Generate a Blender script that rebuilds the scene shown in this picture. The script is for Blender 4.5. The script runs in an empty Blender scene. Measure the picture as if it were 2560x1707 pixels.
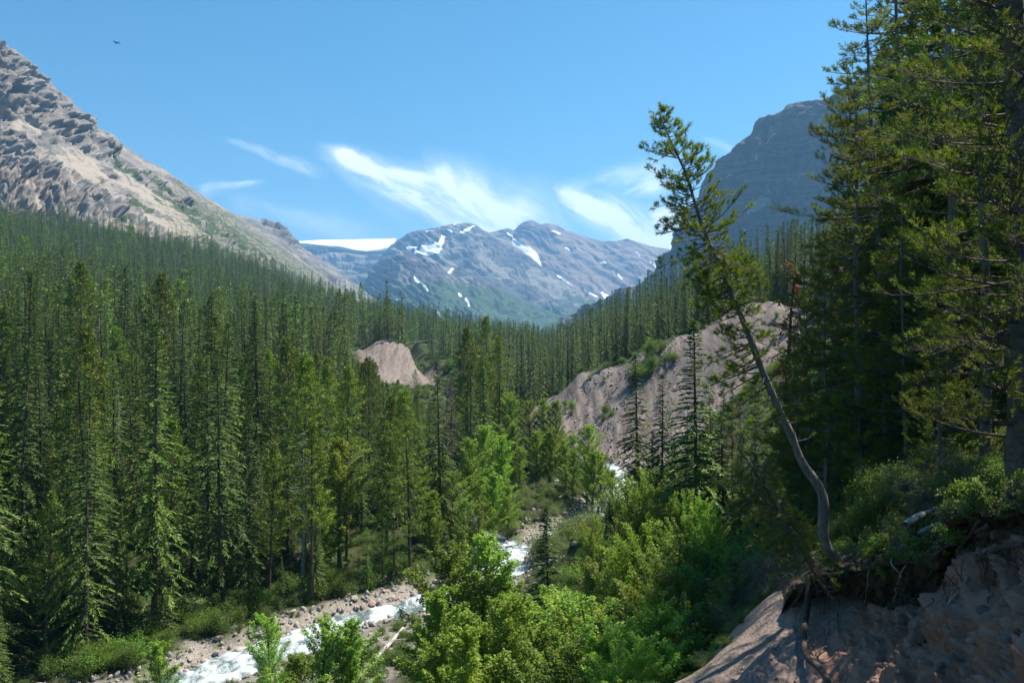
import bpy, math, random
import numpy as np
from mathutils import Vector, Matrix, Quaternion

SC = bpy.context.scene
COL = SC.collection
rnd = random.Random(7)
rng = np.random.default_rng(11)
FPX = 796.0                      # focal length in pixels of the 1024 px wide frame
R = math.radians

# ---------------------------------------------------------------- camera
cam_d = bpy.data.cameras.new('camera')
cam = bpy.data.objects.new('camera', cam_d)
COL.objects.link(cam)
cam.location = (0, 0, 0)
cam.rotation_euler = (R(90), 0, 0)
cam_d.sensor_width = 36.0
cam_d.lens = 36.0 * FPX / 1024.0
cam_d.clip_start = 0.1
cam_d.clip_end = 30000
SC.camera = cam
SC.view_settings.view_transform = 'Standard'
SC.view_settings.look = 'None'
SC.view_settings.gamma = 1.0
SC.view_settings.use_curve_mapping = False
SC.view_settings.exposure = 1.15
SC.cycles.use_denoising = True
SC.cycles.max_bounces = 6
SC.cycles.diffuse_bounces = 3
SC.cycles.glossy_bounces = 2
SC.cycles.transmission_bounces = 4
SC.cycles.transparent_max_bounces = 6
SC.cycles.volume_bounces = 0
SC.cycles.sample_clamp_indirect = 6.0

# ---------------------------------------------------------------- sun and sky
SUN_EL, SUN_AZ = 60.0, 62.0       # azimuth clockwise from +Y (the view direction)
sun_dir = Vector((math.cos(R(SUN_EL)) * math.sin(R(SUN_AZ)), math.cos(R(SUN_EL)) * math.cos(R(SUN_AZ)), math.sin(R(SUN_EL))))
sl = bpy.data.lights.new('sun', 'SUN')
sl.energy = 5.0
sl.angle = R(0.5)
sl.color = (1.0, 0.93, 0.80)
sun = bpy.data.objects.new('sun', sl)
COL.objects.link(sun)
sun.rotation_euler = sun_dir.to_track_quat('Z', 'Y').to_euler()
sun.location = (200, 100, 400)


class NT:
    """small helper round a node tree"""
    def __init__(s, tree, clear=True):
        s.t = tree
        if clear:
            tree.nodes.clear()

    def n(s, kind, **kw):
        nd = s.t.nodes.new(kind)
        ins = kw.pop('ins', None)
        for k, v in kw.items():
            setattr(nd, k, v)
        if ins:
            for k, v in ins.items():
                s.put(nd.inputs[k], v)
        return nd

    def put(s, sock, v):
        if hasattr(v, 'is_output') or hasattr(v, 'links'):
            s.t.links.new(v, sock)
        elif isinstance(v, (tuple, list)):
            if len(v) == 3 and sock.type == 'RGBA':
                v = (*v, 1)
            sock.default_value = v
        else:
            sock.default_value = v

    def m(s, op, a, b=0.0, c=None, clamp=False):
        nd = s.t.nodes.new('ShaderNodeMath')
        nd.operation = op
        nd.use_clamp = clamp
        s.put(nd.inputs[0], a)
        s.put(nd.inputs[1], b)
        if c is not None:
            s.put(nd.inputs[2], c)
        return nd.outputs[0]

    def mr(s, v, a, b, c=0.0, d=1.0, smooth=True):
        nd = s.t.nodes.new('ShaderNodeMapRange')
        nd.interpolation_type = 'SMOOTHSTEP' if smooth else 'LINEAR'
        for k, x in zip(('Value', 'From Min', 'From Max', 'To Min', 'To Max'), (v, a, b, c, d)):
            s.put(nd.inputs[k], x)
        return nd.outputs[0]

    def mix(s, f, a, b, mode='MIX'):
        nd = s.t.nodes.new('ShaderNodeMix')
        nd.data_type = 'RGBA'
        nd.blend_type = mode
        s.put(nd.inputs[0], f)
        s.put(nd.inputs[6], a)
        s.put(nd.inputs[7], b)
        return nd.outputs[2]

    def noise(s, vec, scale, detail=4.0, rough=0.55, dist=0.0, out='Fac'):
        nd = s.t.nodes.new('ShaderNodeTexNoise')
        if vec is not None:
            s.put(nd.inputs['Vector'], vec)
        nd.inputs['Scale'].default_value = scale
        nd.inputs['Detail'].default_value = detail
        nd.inputs['Roughness'].default_value = rough
        nd.inputs['Distortion'].default_value = dist
        return nd.outputs[out]

    def mapping(s, vec, loc=(0, 0, 0), rot=(0, 0, 0), scale=(1, 1, 1)):
        nd = s.t.nodes.new('ShaderNodeMapping')
        s.put(nd.inputs['Vector'], vec)
        nd.inputs['Location'].default_value = loc
        nd.inputs['Rotation'].default_value = rot
        nd.inputs['Scale'].default_value = scale
        return nd.outputs[0]


world = bpy.data.worlds.new('World')
SC.world = world
world.use_nodes = True
w = NT(world.node_tree)
sky = w.n('ShaderNodeTexSky', sky_type='NISHITA', sun_disc=False, sun_elevation=R(SUN_EL), sun_rotation=R(SUN_AZ),
          altitude=1600, air_density=1.0, dust_density=0.2, ozone_density=1.5)
SKY_STRENGTH = 0.075
geo = w.n('ShaderNodeTexCoord').outputs['Generated']
sep = w.n('ShaderNodeSeparateXYZ', ins={0: geo})
dy = w.m('MAXIMUM', sep.outputs[1], 0.02)
gx = w.m('DIVIDE', sep.outputs[0], dy)          # directions laid on a plane far north: east over north
gz = w.m('DIVIDE', sep.outputs[2], dy)          # and up over north
comb = w.n('ShaderNodeCombineXYZ', ins={0: gx, 1: gz}).outputs[0]
wob = w.noise(comb, 5.0, 5, 0.6, out='Color')
cw = w.n('ShaderNodeVectorMath', operation='MULTIPLY_ADD', ins={0: wob, 1: (0.05, 0.05, 0), 2: comb}).outputs[0]
cw = w.n('ShaderNodeVectorMath', operation='SUBTRACT', ins={0: cw, 1: (0.025, 0.025, 0)}).outputs[0]


def sky_stroke(x0, z0, x1, z1, w0, w1, up=1.0, dn=1.0, sharp=0.25, seed=0.0, streak=7.0, ang=0.0, dens=1.0):
    """a wisp of cirrus from one direction to another, w0/w1 its half widths, with streaks along it"""
    L = math.hypot(x1 - x0, z1 - z0)
    a = math.atan2(z1 - z0, x1 - x0)
    v = w.n('ShaderNodeVectorMath', operation='SUBTRACT', ins={0: cw, 1: (x0, z0, 0)}).outputs[0]
    v = w.n('ShaderNodeVectorRotate', rotation_type='Z_AXIS', ins={'Vector': v, 'Angle': -a}).outputs[0]
    sp = w.n('ShaderNodeSeparateXYZ', ins={0: v})
    t = w.m('DIVIDE', sp.outputs[0], L)
    wid = w.mr(t, 0, 1, w0, w1, smooth=False)
    q = w.m('DIVIDE', sp.outputs[1], wid)
    qu = w.m('DIVIDE', w.m('MAXIMUM', q, 0.0), up)
    qd = w.m('DIVIDE', w.m('MAXIMUM', w.m('MULTIPLY', q, -1.0), 0.0), dn)
    cross = w.mr(w.m('ADD', qu, qd), 0.1, 1.0, 1, 0)
    ends = w.m('MULTIPLY', w.mr(t, -0.02, sharp, 0, 1), w.mr(t, 0.8, 1.15, 1, 0))
    rot = w.n('ShaderNodeVectorRotate', rotation_type='Z_AXIS', ins={'Vector': v, 'Angle': R(ang)}).outputs[0]
    mp = w.mapping(rot, loc=(seed, seed * 1.7, 0), scale=(streak, streak * 5.5, 1))
    st = w.noise(mp, 1.6, 7, 0.62, 0.5)
    puff = w.noise(w.mapping(v, loc=(seed, 3, 0), scale=(9, 14, 1)), 1.0, 5, 0.6)
    tex = w.m('ADD', w.m('MULTIPLY', st, 0.75), w.m('MULTIPLY', puff, 0.5))
    tex = w.mr(tex, 0.40, 0.84)
    solid = w.mr(w.m('MULTIPLY', cross, ends), 0.35, 1.0)
    body = w.m('ADD', w.m('MULTIPLY', tex, 0.75), w.m('MULTIPLY', w.m('MULTIPLY', solid, tex), 0.55))
    return w.m('MULTIPLY', w.m('MULTIPLY', w.m('MULTIPLY', cross, ends), body), dens)


def uz(u, v):
    return ((u - 512) / FPX, (341 - v) / FPX)


strokes = []
for (u0, v0, u1, v1, a, b, up, dn, sh, sd, sk, an, de) in [
        (314, 149, 545, 232, 7, 62, 1.0, 1.7, .14, 1.0, 5, 8, 1.12),
        (330, 158, 500, 206, 7, 40, 0.7, 1.3, .10, 8.0, 5, 4, 1.0),
        (410, 172, 560, 240, 30, 46, 1.2, 1.0, .2, 4.0, 6, 30, .9),
        (548, 192, 700, 248, 12, 60, 1.0, 1.0, .12, 6.0, 5, 8, 1.18),
        (556, 196, 670, 180, 14, 32, 1.0, 0.9, .12, 9.0, 5, -14, .8),
        (640, 215, 760, 235, 24, 30, 1.0, 1.2, .2, 3.0, 6, 0, 1.3),
        (225, 139, 320, 172, 5, 12, .8, 1.0, .1, 2.0, 7, 6, .42),
        (196, 187, 262, 180, 9, 5, .7, 1.6, .1, 5.0, 7, -6, .5),
        (215, 196, 390, 238, 14, 26, 1.0, 1.0, .2, 12.0, 5, 10, .22),
        (690, 142, 740, 156, 6, 9, 1.0, 1.0, .3, 13.0, 7, 10, .25)]:
    x0, z0 = uz(u0, v0)
    x1, z1 = uz(u1, v1)
    strokes.append(sky_stroke(x0, z0, x1, z1, a / FPX, b / FPX, up, dn, sh, sd, sk, an, de))
cl = strokes[0]
for s_ in strokes[1:]:
    cl = w.m('MAXIMUM', cl, s_)
    # soft union
cl = w.m('MULTIPLY', cl, w.mr(sep.outputs[1], 0.05, 0.2), clamp=True)
cl = w.m('MINIMUM', cl, 0.88)
hsv = w.n('ShaderNodeHueSaturation', ins={'Hue': .484, 'Saturation': 1.3, 'Color': sky.outputs[0]})
skyc = hsv.outputs[0]
cloudc = w.mix(0.0, (6.4, 6.9, 7.4), (1, 1, 1))
full = w.mix(cl, skyc, (8.8, 9.5, 10.2, 1))
bg = w.n('ShaderNodeBackground', ins={'Color': full, 'Strength': SKY_STRENGTH})
wo = w.n('ShaderNodeOutputWorld', ins={'Surface': bg.outputs[0]})

# ---------------------------------------------------------------- helpers
def P(u, v, Y):
    return ((u - 512) / FPX * Y, Y, (341 - v) / FPX * Y)


def tag(o, label=None, cat=None, group=None, kind=None):
    if label: o['label'] = label
    if cat: o['category'] = cat
    if group: o['group'] = group
    if kind: o['kind'] = kind
    return o


def mesh_np(name, V, F, mats=(), smooth=False, attrs=None, mat_idx=None):
    """V (n,3); F (m,3) or (m,4) arrays or a list of such arrays"""
    me = bpy.data.meshes.new(name)
    V = np.asarray(V, dtype=np.float32)
    if not isinstance(F, list):
        F = [F]
    F = [np.asarray(f, dtype=np.int32) for f in F if len(f)]
    me.vertices.add(len(V))
    me.vertices.foreach_set('co', V.ravel())
    nl = sum(f.size for f in F)
    me.loops.add(nl)
    me.loops.foreach_set('vertex_index', np.concatenate([f.ravel() for f in F]))
    tot = np.concatenate([np.full(len(f), f.shape[1], dtype=np.int32) for f in F])
    st = np.concatenate([[0], np.cumsum(tot)[:-1]]).astype(np.int32)
    me.polygons.add(len(tot))
    me.polygons.foreach_set('loop_start', st)
    me.polygons.foreach_set('loop_total', tot)
    if mat_idx is not None:
        me.polygons.foreach_set('material_index', np.asarray(mat_idx, dtype=np.int32))
    if smooth:
        me.polygons.foreach_set('use_smooth', np.ones(len(tot), dtype=bool))
    for m in mats:
        me.materials.append(m)
    me.update(calc_edges=True)
    if attrs:
        for k, a in attrs.items():
            a = np.asarray(a, dtype=np.float32)
            if a.ndim == 1:
                at = me.attributes.new(k, 'FLOAT', 'POINT')
                at.data.foreach_set('value', a)
            else:
                at = me.attributes.new(k, 'FLOAT_COLOR', 'POINT')
                if a.shape[1] == 3:
                    a = np.hstack([a, np.ones((len(a), 1), dtype=np.float32)])
                at.data.foreach_set('color', a.ravel())
    me.validate()
    return me


def link(name, me, parent=None, loc=None):
    o = bpy.data.objects.new(name, me)
    COL.objects.link(o)
    if parent is not None:
        o.parent = parent
    if loc is not None:
        o.location = loc
    return o


def grid_faces(nr, nc, wrap=False):
    i = np.arange(nr - 1)[:, None]
    j = np.arange(nc if wrap else nc - 1)[None, :]
    a = i * nc + j
    b = i * nc + (j + 1) % nc
    return np.stack([a, b, b + nc, a + nc], -1).reshape(-1, 4)


def blocks(p, seed=0):
    """faceted blocks: every cell of a jittered grid is a tilted plane of its own; p (...,2)"""
    p = np.asarray(p, dtype=np.float64)
    i = np.floor(p).astype(np.int64)
    best = np.full(p.shape[:-1], 9.0)
    out = np.zeros(p.shape[:-1])
    for dx in (-1, 0, 1):
        for dy_ in (-1, 0, 1):
            cx, cy = i[..., 0] + dx, i[..., 1] + dy_
            h = _perm[_perm[(cx + seed) & 255] + (cy & 255)]
            g = _g[h]
            px = cx + .5 + .45 * g[..., 0]
            py = cy + .5 + .45 * g[..., 1]
            ex, ey = p[..., 0] - px, p[..., 1] - py
            d = ex * ex + ey * ey
            m = d < best
            g2 = _g[(h * 7 + 3) & 255]
            out = np.where(m, g2[..., 0] * .6 + ex * g2[..., 1] * 1.1 + ey * g2[..., 2] * 1.1, out)
            best = np.where(m, d, best)
    return out


# gradient noise in numpy
_perm = np.random.default_rng(3).permutation(256)
_perm = np.concatenate([_perm, _perm, _perm])
_g = np.random.default_rng(4).normal(size=(256, 3))
_g /= np.linalg.norm(_g, axis=1)[:, None]


def pn(p):
    """perlin noise, p (...,3) -> about -1..1"""
    p = np.asarray(p, dtype=np.float64)
    i = np.floor(p).astype(np.int64)
    f = p - i
    i &= 255
    uu = f * f * f * (f * (f * 6 - 15) + 10)
    out = 0
    for dx in (0, 1):
        wx = uu[..., 0] if dx else 1 - uu[..., 0]
        for dy_ in (0, 1):
            wy = uu[..., 1] if dy_ else 1 - uu[..., 1]
            for dz in (0, 1):
                wz = uu[..., 2] if dz else 1 - uu[..., 2]
                h = _perm[_perm[_perm[(i[..., 0] + dx) & 255] + ((i[..., 1] + dy_) & 255)] + ((i[..., 2] + dz) & 255)]
                g = _g[h]
                d = g[..., 0] * (f[..., 0] - dx) + g[..., 1] * (f[..., 1] - dy_) + g[..., 2] * (f[..., 2] - dz)
                out = out + wx * wy * wz * d
    return out * 1.5


def fbm(p, oct=5, lac=2.03, gain=0.5):
    p = np.asarray(p, dtype=np.float64)
    a, s, n = 1.0, 0, 0
    for k in range(oct):
        s = s + a * pn(p + 17.3 * k)
        n += a
        a *= gain
        p = p * lac
    return s / n


def ridged(p, oct=5, lac=2.07, gain=0.5):
    p = np.asarray(p, dtype=np.float64)
    a, s, n, wgt = 1.0, 0, 0, 1.0
    for k in range(oct):
        r = 1 - np.abs(pn(p + 9.1 * k))
        r = r * r * wgt
        wgt = np.clip(r * 1.6, 0, 1)
        s = s + a * r
        n += a
        a *= gain
        p = p * lac
    return s / n


def ss(x, a, b):
    t = np.clip((x - a) / (b - a), 0, 1)
    return t * t * (3 - 2 * t)


def seg_dist(px, py, pts):
    """distance to a polyline and the interpolated last value (width) there"""
    best = np.full(np.shape(px), 1e9)
    val = np.zeros(np.shape(px))
    for (a, b) in zip(pts[:-1], pts[1:]):
        ax, ay, bx, by = a[0], a[1], b[0], b[1]
        L2 = (bx - ax) ** 2 + (by - ay) ** 2 + 1e-9
        t = np.clip(((px - ax) * (bx - ax) + (py - ay) * (by - ay)) / L2, 0, 1)
        d = np.hypot(px - ax - t * (bx - ax), py - ay - t * (by - ay))
        v = a[2] + t * (b[2] - a[2]) if len(a) > 2 else 0 * t
        m = d < best
        best = np.where(m, d, best)
        val = np.where(m, v, val)
    return best, val


def in_poly(px, py, poly):
    c = np.zeros(np.shape(px), dtype=bool)
    n = len(poly)
    for k in range(n):
        x1, y1 = poly[k]
        x2, y2 = poly[(k + 1) % n]
        m = ((y1 > py) != (y2 > py)) & (px < (x2 - x1) * (py - y1) / (y2 - y1 + 1e-12) + x1)
        c ^= m
    return c


def poly_soft(px, py, poly, edge):
    """1 inside, 0 outside, soft over +-edge"""
    d, _ = seg_dist(px, py, [p for p in poly] + [poly[0]])
    s = np.where(in_poly(px, py, poly), d, -d)
    return ss(s, -edge, edge)
# ---------------------------------------------------------------- the creek and the ground heightfield
CREEK = [(-75, 20), (-60, 34), (-40, 49), (-29, 58), (-23.3, 63.5), (-18.8, 69.4), (-14.6, 74.4), (-9.2, 78), (-4, 83.5), (-.9, 89), (0.2, 96), (6.4, 101.5),
         (10.8, 110), (15.4, 120), (18.6, 130), (19.3, 138), (17, 150), (8, 165), (-3, 190), (-15, 225), (-25, 280), (-45, 380), (-70, 520)]
SIDE = [(0.0, 97), (-6, 106), (-6, 118), (1, 128), (7, 134), (19, 139)]      # a side channel in the scrub


def zc(y):
    return -29 + 0.042 * y


CP = []
for (x, y) in CREEK:
    CP.append((x, y, zc(y) + .5))
for (x, y) in CREEK[2:12]:
    CP.append((x - 9, y + 7, zc(y) + 1.2))
    CP.append((x + 7, y - 7, zc(y) + 1.0))
for (x, y) in CREEK[12:21]:
    CP.append((x - 9, y, zc(y) + 1.1))
for q in [(150, 20), (150, 35)]:
    pass
# left side: forest floor rising to the mountain
for (u, lst) in {
    0: [(90, -19), (150, -12), (300, 8), (550, 57), (800, 117), (1000, 165)],
    100: [(90, -20.5), (150, -15), (300, -1), (550, 42), (800, 104), (1000, 150)],
    250: [(105, -22), (150, -18), (300, -9), (550, 19), (800, 66), (1000, 100)],
    350: [(150, -20), (250, -14.5), (430, -1), (700, 18), (1000, 33)],
    430: [(500, 1.5), (750, 8), (1000, 13)],
    495: [(350, -14), (550, -2), (900, 8)],
    560: [(300, -12), (500, -5), (800, -8)],
    -150: [(150, -5), (300, 25), (550, 85), (800, 160)],
}.items():
    for (Y, z) in lst:
        CP.append(((u - 512) / FPX * Y, Y, z))
CP += [(-45, 66, -23), (-60, 80, -21.5), (-85, 60, -20), (-80, 40, -22), (-33, 80, -24.4), (-120, 50, -10), (-160, 100, -4)]
# left scar: terrace edge and foot
for q in [(365, 350, 362), (378, 342, 360), (391, 341, 356), (410, 346, 350), (425, 352, 344), (438, 361, 337), (444, 372, 325)]:
    CP.append(P(*q))
    x, y, z = P(*q)
    CP.append((x - 8, y + 12, z + .6))
for q in [(372, 386, 300), (395, 392, 300), (421, 394, 305), (444, 388, 310)]:
    CP.append(P(*q))
# right scar: terrace edge, foot, terrace behind
for q in [(552, 398, 200), (578, 374, 197), (600, 372, 190), (637, 357, 186), (671, 343, 182), (708, 322, 180), (742, 301, 178), (790, 308, 165), (830, 330, 145)]:
    CP.append(P(*q))
    x, y, z = P(*q)
    CP.append((x + 6, y + 12, z + .8))
CP += [(6, 188, -19.4), (14, 165, -21.3), (20, 150, -22.2), (22.5, 138, -22.6), (24, 125, -21), (22, 112, -19.5), (30, 138, -16.5), (34, 125, -12)]
CP += [(45, 260, 1), (80, 240, 14), (120, 230, 30), (40, 330, -3), (100, 330, 14), (200, 330, 60), (30, 420, -6), (100, 500, 5), (250, 500, 60), (100, 800, -8), (300, 800, 40),
       (60, 1000, -10), (400, 1000, 70), (200, 180, 70), (110, 130, 32), (80, 160, 15)]
# foreground slope and bluff
CP += [(14, 85, -15.5), (6, 85, -21.5), (22, 95, -11.5), (32, 100, -4), (42, 105, 2), (15, 60, -14.8), (10, 72, -19.3), (6.6, 60, -21), (0, 60, -24.3), (-6, 58, -25.2), (-12, 52, -26), (-20, 48, -26.2),
       (22, 62, -8.5), (23, 75, -9), (30, 60, -3), (40, 50, 1), (60, 80, 9), (60, 30, 10), (30, 25, 1), (25, 10, 1.5), (17.4, 37, -5.2), (21, 42, -4.2), (17, 50, -11.5), (12, 45, -14.5), (6, 35, -17.5), (9.5, 35, -13.5), (13.5, 38, -9.5),
       (0, 45, -23), (-5, 45, -24), (0, 34, -21.5), (5.0, 24, -11.0), (3.4, 21, -9.5), (5.5, 22.5, -9.1), (1.5, 19, -10.8), (7.3, 24, -8.0), (7.0, 21.5, -7.8), (-2, 24, -17), (-10, 34, -24.5), (-12, 22, -22.5), (-30, 30, -26),
       (10, 24, -6.5), (13, 28, -5), (12.5, 20, -3.9), (15, 17, -2.6), (9.2, 13, -3.3), (7.2, 17.5, -8.0), (5.8, 14, -8.6), (5.0, 9, -6.5), (9.8, 10, -3), (9, 6, -3.2), (7.2, 10, -6.8), (6.5, 7, -6.2), (1, 12, -11), (-5, 12, -15), (-15, 8, -20),
       (0, 0, -1.9), (3, 0, -1.9), (4, 5, -5), (0, 4.5, -5), (-4, 3, -6.5), (-10, 0, -14), (0, -10, -1), (15, -10, 1.5), (40, -20, 5), (-15, -15, -12), (-40, -20, -20), (0, -40, 1), (-60, 0, -24), (-110, -10, -16),
       (60, -60, 10), (-60, -60, -18)]
CP = np.array(CP)
_c2 = 2.0 ** 2


def _mq(ax, ay, bx, by):
    return np.sqrt((ax - bx) ** 2 + (ay - by) ** 2 + _c2)


_n = len(CP)
_A = np.zeros((_n + 3, _n + 3))
_A[:_n, :_n] = _mq(CP[:, 0][:, None], CP[:, 1][:, None], CP[None, :, 0], CP[None, :, 1])
_A[:_n, :_n] -= np.eye(_n) * 0.15
_A[:_n, _n] = 1
_A[:_n, _n + 1] = CP[:, 0] / 100
_A[:_n, _n + 2] = CP[:, 1] / 100
_A[_n:, :_n] = _A[:_n, _n:].T
_W = np.linalg.solve(_A, np.concatenate([CP[:, 2], [0, 0, 0]]))

RIGHT_SCAR = [(5, 203), (12, 200), (18, 197), (27, 188), (37, 184.5), (45, 181), (52, 178), (60, 172), (63, 160), (60, 145), (48, 122), (38, 112), (27, 108), (22.5, 120),
              (21, 134), (21.2, 143), (18.5, 154), (11, 170), (4, 186)]
LEFT_SCAR = [(-70, 362), (-61, 362), (-54, 358), (-46, 352), (-38, 346), (-31, 338), (-28, 326), (-28, 306), (-46, 298), (-58, 304)]
BARE_SLOPE = [(9.5, 27), (8.2, 30), (6.2, 31), (3.8, 27), (3.2, 22), (2.2, 16), (2, 8), (7, 8), (9, 14), (10, 22)]
SOIL_BANK = [(4.5, 66), (6.5, 58), (8.5, 52), (10.5, 56), (9.5, 64), (7, 70)]


def ground_base(x, y):
    x = np.asarray(x, dtype=np.float64)
    y = np.asarray(y, dtype=np.float64)
    shp = x.shape
    x = x.ravel()
    y = y.ravel()
    r = np.hypot(x, y)
    k = np.minimum(1.0, 1050 / np.maximum(r, 1))
    xc, yc = x * k, y * k
    z = np.empty(len(x))
    for s in range(0, len(x), 40000):
        e = s + 40000
        z[s:e] = _mq(xc[s:e, None], yc[s:e, None], CP[None, :, 0], CP[None, :, 1]) @ _W[:_n] + _W[_n] + _W[_n + 1] * xc[s:e] / 100 + _W[_n + 2] * yc[s:e] / 100
    far = ss(r, 1050, 2500)
    z = z * (1 - far) + (-30) * far
    return z.reshape(shp)


def creek_d(x, y):
    d, _ = seg_dist(x, y, CREEK)
    d2, _ = seg_dist(x, y, SIDE)
    return d, d2


def creek_w(y):
    return (2.5 + 0.6 * np.sin(y * 0.31) + 0.4 * np.sin(y * 0.87)) * np.interp(y, [90, 105, 140, 150], [1, .8, .75, .35])


def ground(x, y, detail=True):
    x = np.asarray(x, dtype=np.float64)
    y = np.asarray(y, dtype=np.float64)
    z = ground_base(x, y)
    d, d2 = creek_d(x, y)
    zcr = zc(y)
    w_ = creek_w(y)
    # valley bar near the creek is flattened, then the channel is cut
    k = ss(d, w_ + 6, w_ + 1)
    z = z * (1 - k * .8) + (zcr + .75) * k * .8
    k = ss(d, w_ + 1.6, w_ - 1.2)
    z = z * (1 - k) + (zcr - .55) * k
    k = ss(d2, 2.6, 1.0)
    z = np.where(y < 145, z * (1 - k) + (zcr - .3) * k, z)
    if detail:
        p = np.stack([x, y, np.zeros_like(x)], -1)
        r = np.hypot(x, y)
        amp = np.clip(r / 60, .25, 4) * ss(d, 3, 12)
        sc = poly_soft(x, y, RIGHT_SCAR, 2.5)
        sl_ = poly_soft(x, y, LEFT_SCAR, 3)
        bs = poly_soft(x, y, BARE_SLOPE, 1.2)
        z = z + fbm(p / 14, 4) * amp * .9 * (1 - .5 * sc) + fbm(p / 2.1, 3) * np.clip(amp, 0, .5) * .35
        # gullies down the scars
        q = np.stack([(x * .8 - y * .6) / 3.2, (x * .6 + y * .8) / 22, z * 0], -1)
        z = z - ridged(q, 5) * 2.3 * sc + .9 * sc
        q = np.stack([(x) / 3.4, y / 30, z * 0], -1)
        z = z - ridged(q, 5) * 3.0 * sl_ + 1.2 * sl_
        z = z + bs * (fbm(p / .7, 4) * .12)
    return z


def ground1(x, y):
    return float(ground(np.array([x]), np.array([y]))[0])


th = np.concatenate([np.linspace(-180, -40, 40, endpoint=False), np.linspace(-40, 40, 460, endpoint=False), np.linspace(40, 180, 41)])[:-1]
rr = np.concatenate([[1.2], np.geomspace(2.0, 1050, 370), [1300, 1800, 2600, 4500, 9000]])
TH, RR = np.meshgrid(np.radians(th), rr)
GX, GY = RR * np.sin(TH), RR * np.cos(TH)
GZ = ground(GX, GY)
gp = np.stack([GX, GY, np.zeros_like(GX)], -1)
nz1 = fbm(gp / 6, 4)
dC, dS = creek_d(GX, GY)
wC = creek_w(GY)
m_scar = np.maximum(poly_soft(GX + nz1 * 3, GY + nz1 * 4, RIGHT_SCAR, 1.2), poly_soft(GX + nz1 * 5, GY + nz1 * 4, LEFT_SCAR, 2.5))
m_bare = np.maximum(poly_soft(GX + nz1 * 1.6, GY, BARE_SLOPE, .5), poly_soft(GX + nz1 * 1.2, GY, SOIL_BANK, 1.0))
bar = (GY > 20) & (GY < 150)
m_gravel = ss(dC + nz1 * 4, wC + 2.6, wC + .4) * bar
# the gravel bar on the right bank, lower end
m_gravel = np.maximum(m_gravel, poly_soft(GX + nz1 * 3, GY + nz1 * 2, [(-24, 57), (-20, 62), (-14, 68), (-8, 73), (-3, 77), (-2, 70), (-7, 62), (-13, 55), (-24, 48)], 2))
m_gravel = np.maximum(m_gravel, poly_soft(GX + nz1 * 2, GY + nz1 * 2, [(23, 109), (21, 122), (21, 139), (27, 141), (31, 130), (30, 112)], 2))
m_grass = ss(nz1 + .25 * fbm(gp / 30, 2), .05, .35)
faces = grid_faces(len(rr), len(th), wrap=True)
nv = GX.size
V = np.stack([GX, GY, GZ], -1).reshape(-1, 3)
V = np.vstack([V, [[0, 0, float(GZ[0].mean())]]])
fan = np.stack([np.full(len(th), nv), (np.arange(len(th)) + 1) % len(th), np.arange(len(th))], -1)


def pad(a):
    return np.append(a.ravel(), a.ravel()[0])


GROUND_MESH = (V, [faces[:, ::-1], fan[:, ::-1]], dict(scar=pad(m_scar), bare=pad(m_bare), gravel=pad(m_gravel), grass=pad(m_grass)))
# ---------------------------------------------------------------- materials of the setting
def mat(name):
    m = bpy.data.materials.new(name)
    m.use_nodes = True
    return m, NT(m.node_tree)


def finish(n, bsdf, disp=None):
    n.n('ShaderNodeOutputMaterial', ins={'Surface': bsdf})


def pos(n):
    return n.n('ShaderNodeNewGeometry').outputs['Position']


def attr(n, name, col=False):
    return n.n('ShaderNodeAttribute', attribute_name=name).outputs['Color' if col else 'Fac']


def bump(n, h, strength, dist):
    return n.n('ShaderNodeBump', ins={'Strength': strength, 'Distance': dist, 'Height': h}).outputs[0]


def mat_ground():
    m, n = mat('valley_ground')
    p = pos(n)
    a = n.noise(p, .9, 6, .65)
    b = n.noise(p, 5.5, 5, .7)
    c = n.noise(p, .12, 3, .5)
    vor = n.n('ShaderNodeTexVoronoi', ins={'Vector': p, 'Scale': 3.2})
    vor2 = n.n('ShaderNodeTexVoronoi', ins={'Vector': p, 'Scale': 9.0})
    forest = n.mix(n.mr(a, .35, .65), (.018, .024, .010), (.040, .052, .018))
    forest = n.mix(n.mr(b, .5, .75), forest, (.055, .045, .03))
    grass = n.mix(n.mr(b, .3, .7), (.055, .10, .025), (.10, .135, .045))
    base = n.mix(n.m('MULTIPLY', attr(n, 'grass'), .8), forest, grass)
    scar = n.mix(n.mr(a, .3, .7), (.145, .118, .105), (.21, .18, .163))
    scar = n.mix(n.m('MULTIPLY', n.mr(vor.outputs['Color'], .2, .9), .5), scar, (.27, .235, .22))
    scar = n.mix(n.mr(c, .45, .62), scar, (.20, .17, .155))
    stk = n.noise(n.mapping(p, rot=(0, 0, .64), scale=(1.3, .09, .5)), 1.0, 6, .7)
    scar = n.mix(n.m('MULTIPLY', n.mr(stk, .42, .62), .75), scar, (.125, .088, .078))
    bare = n.mix(n.mr(b, .3, .7), (.175, .132, .11), (.255, .198, .168))
    bare = n.mix(n.mr(a, .55, .75), bare, (.14, .15, .07))
    grav = n.mix(n.mr(vor2.outputs['Color'], .1, .9), (.17, .15, .135), (.30, .27, .25))
    grav = n.mix(n.mr(a, .52, .68), grav, (.09, .12, .045))
    col = n.mix(attr(n, 'gravel'), base, grav)
    col = n.mix(attr(n, 'scar'), col, scar)
    col = n.mix(attr(n, 'bare'), col, bare)
    h = n.m('ADD', n.m('ADD', n.m('MULTIPLY', b, .4), n.m('MULTIPLY', a, .5)), n.m('MULTIPLY', vor2.outputs['Distance'], .12))
    nb = bump(n, h, .8, .25)
    bs = n.n('ShaderNodeBsdfPrincipled', ins={'Base Color': col, 'Roughness': .9, 'Specular IOR Level': .15, 'Normal': nb})
    finish(n, bs.outputs[0])
    return m


M_GROUND = mat_ground()
g_me = mesh_np('ground', GROUND_MESH[0], GROUND_MESH[1], [M_GROUND], True, GROUND_MESH[2])
tag(link('ground', g_me), kind='structure')


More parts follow.
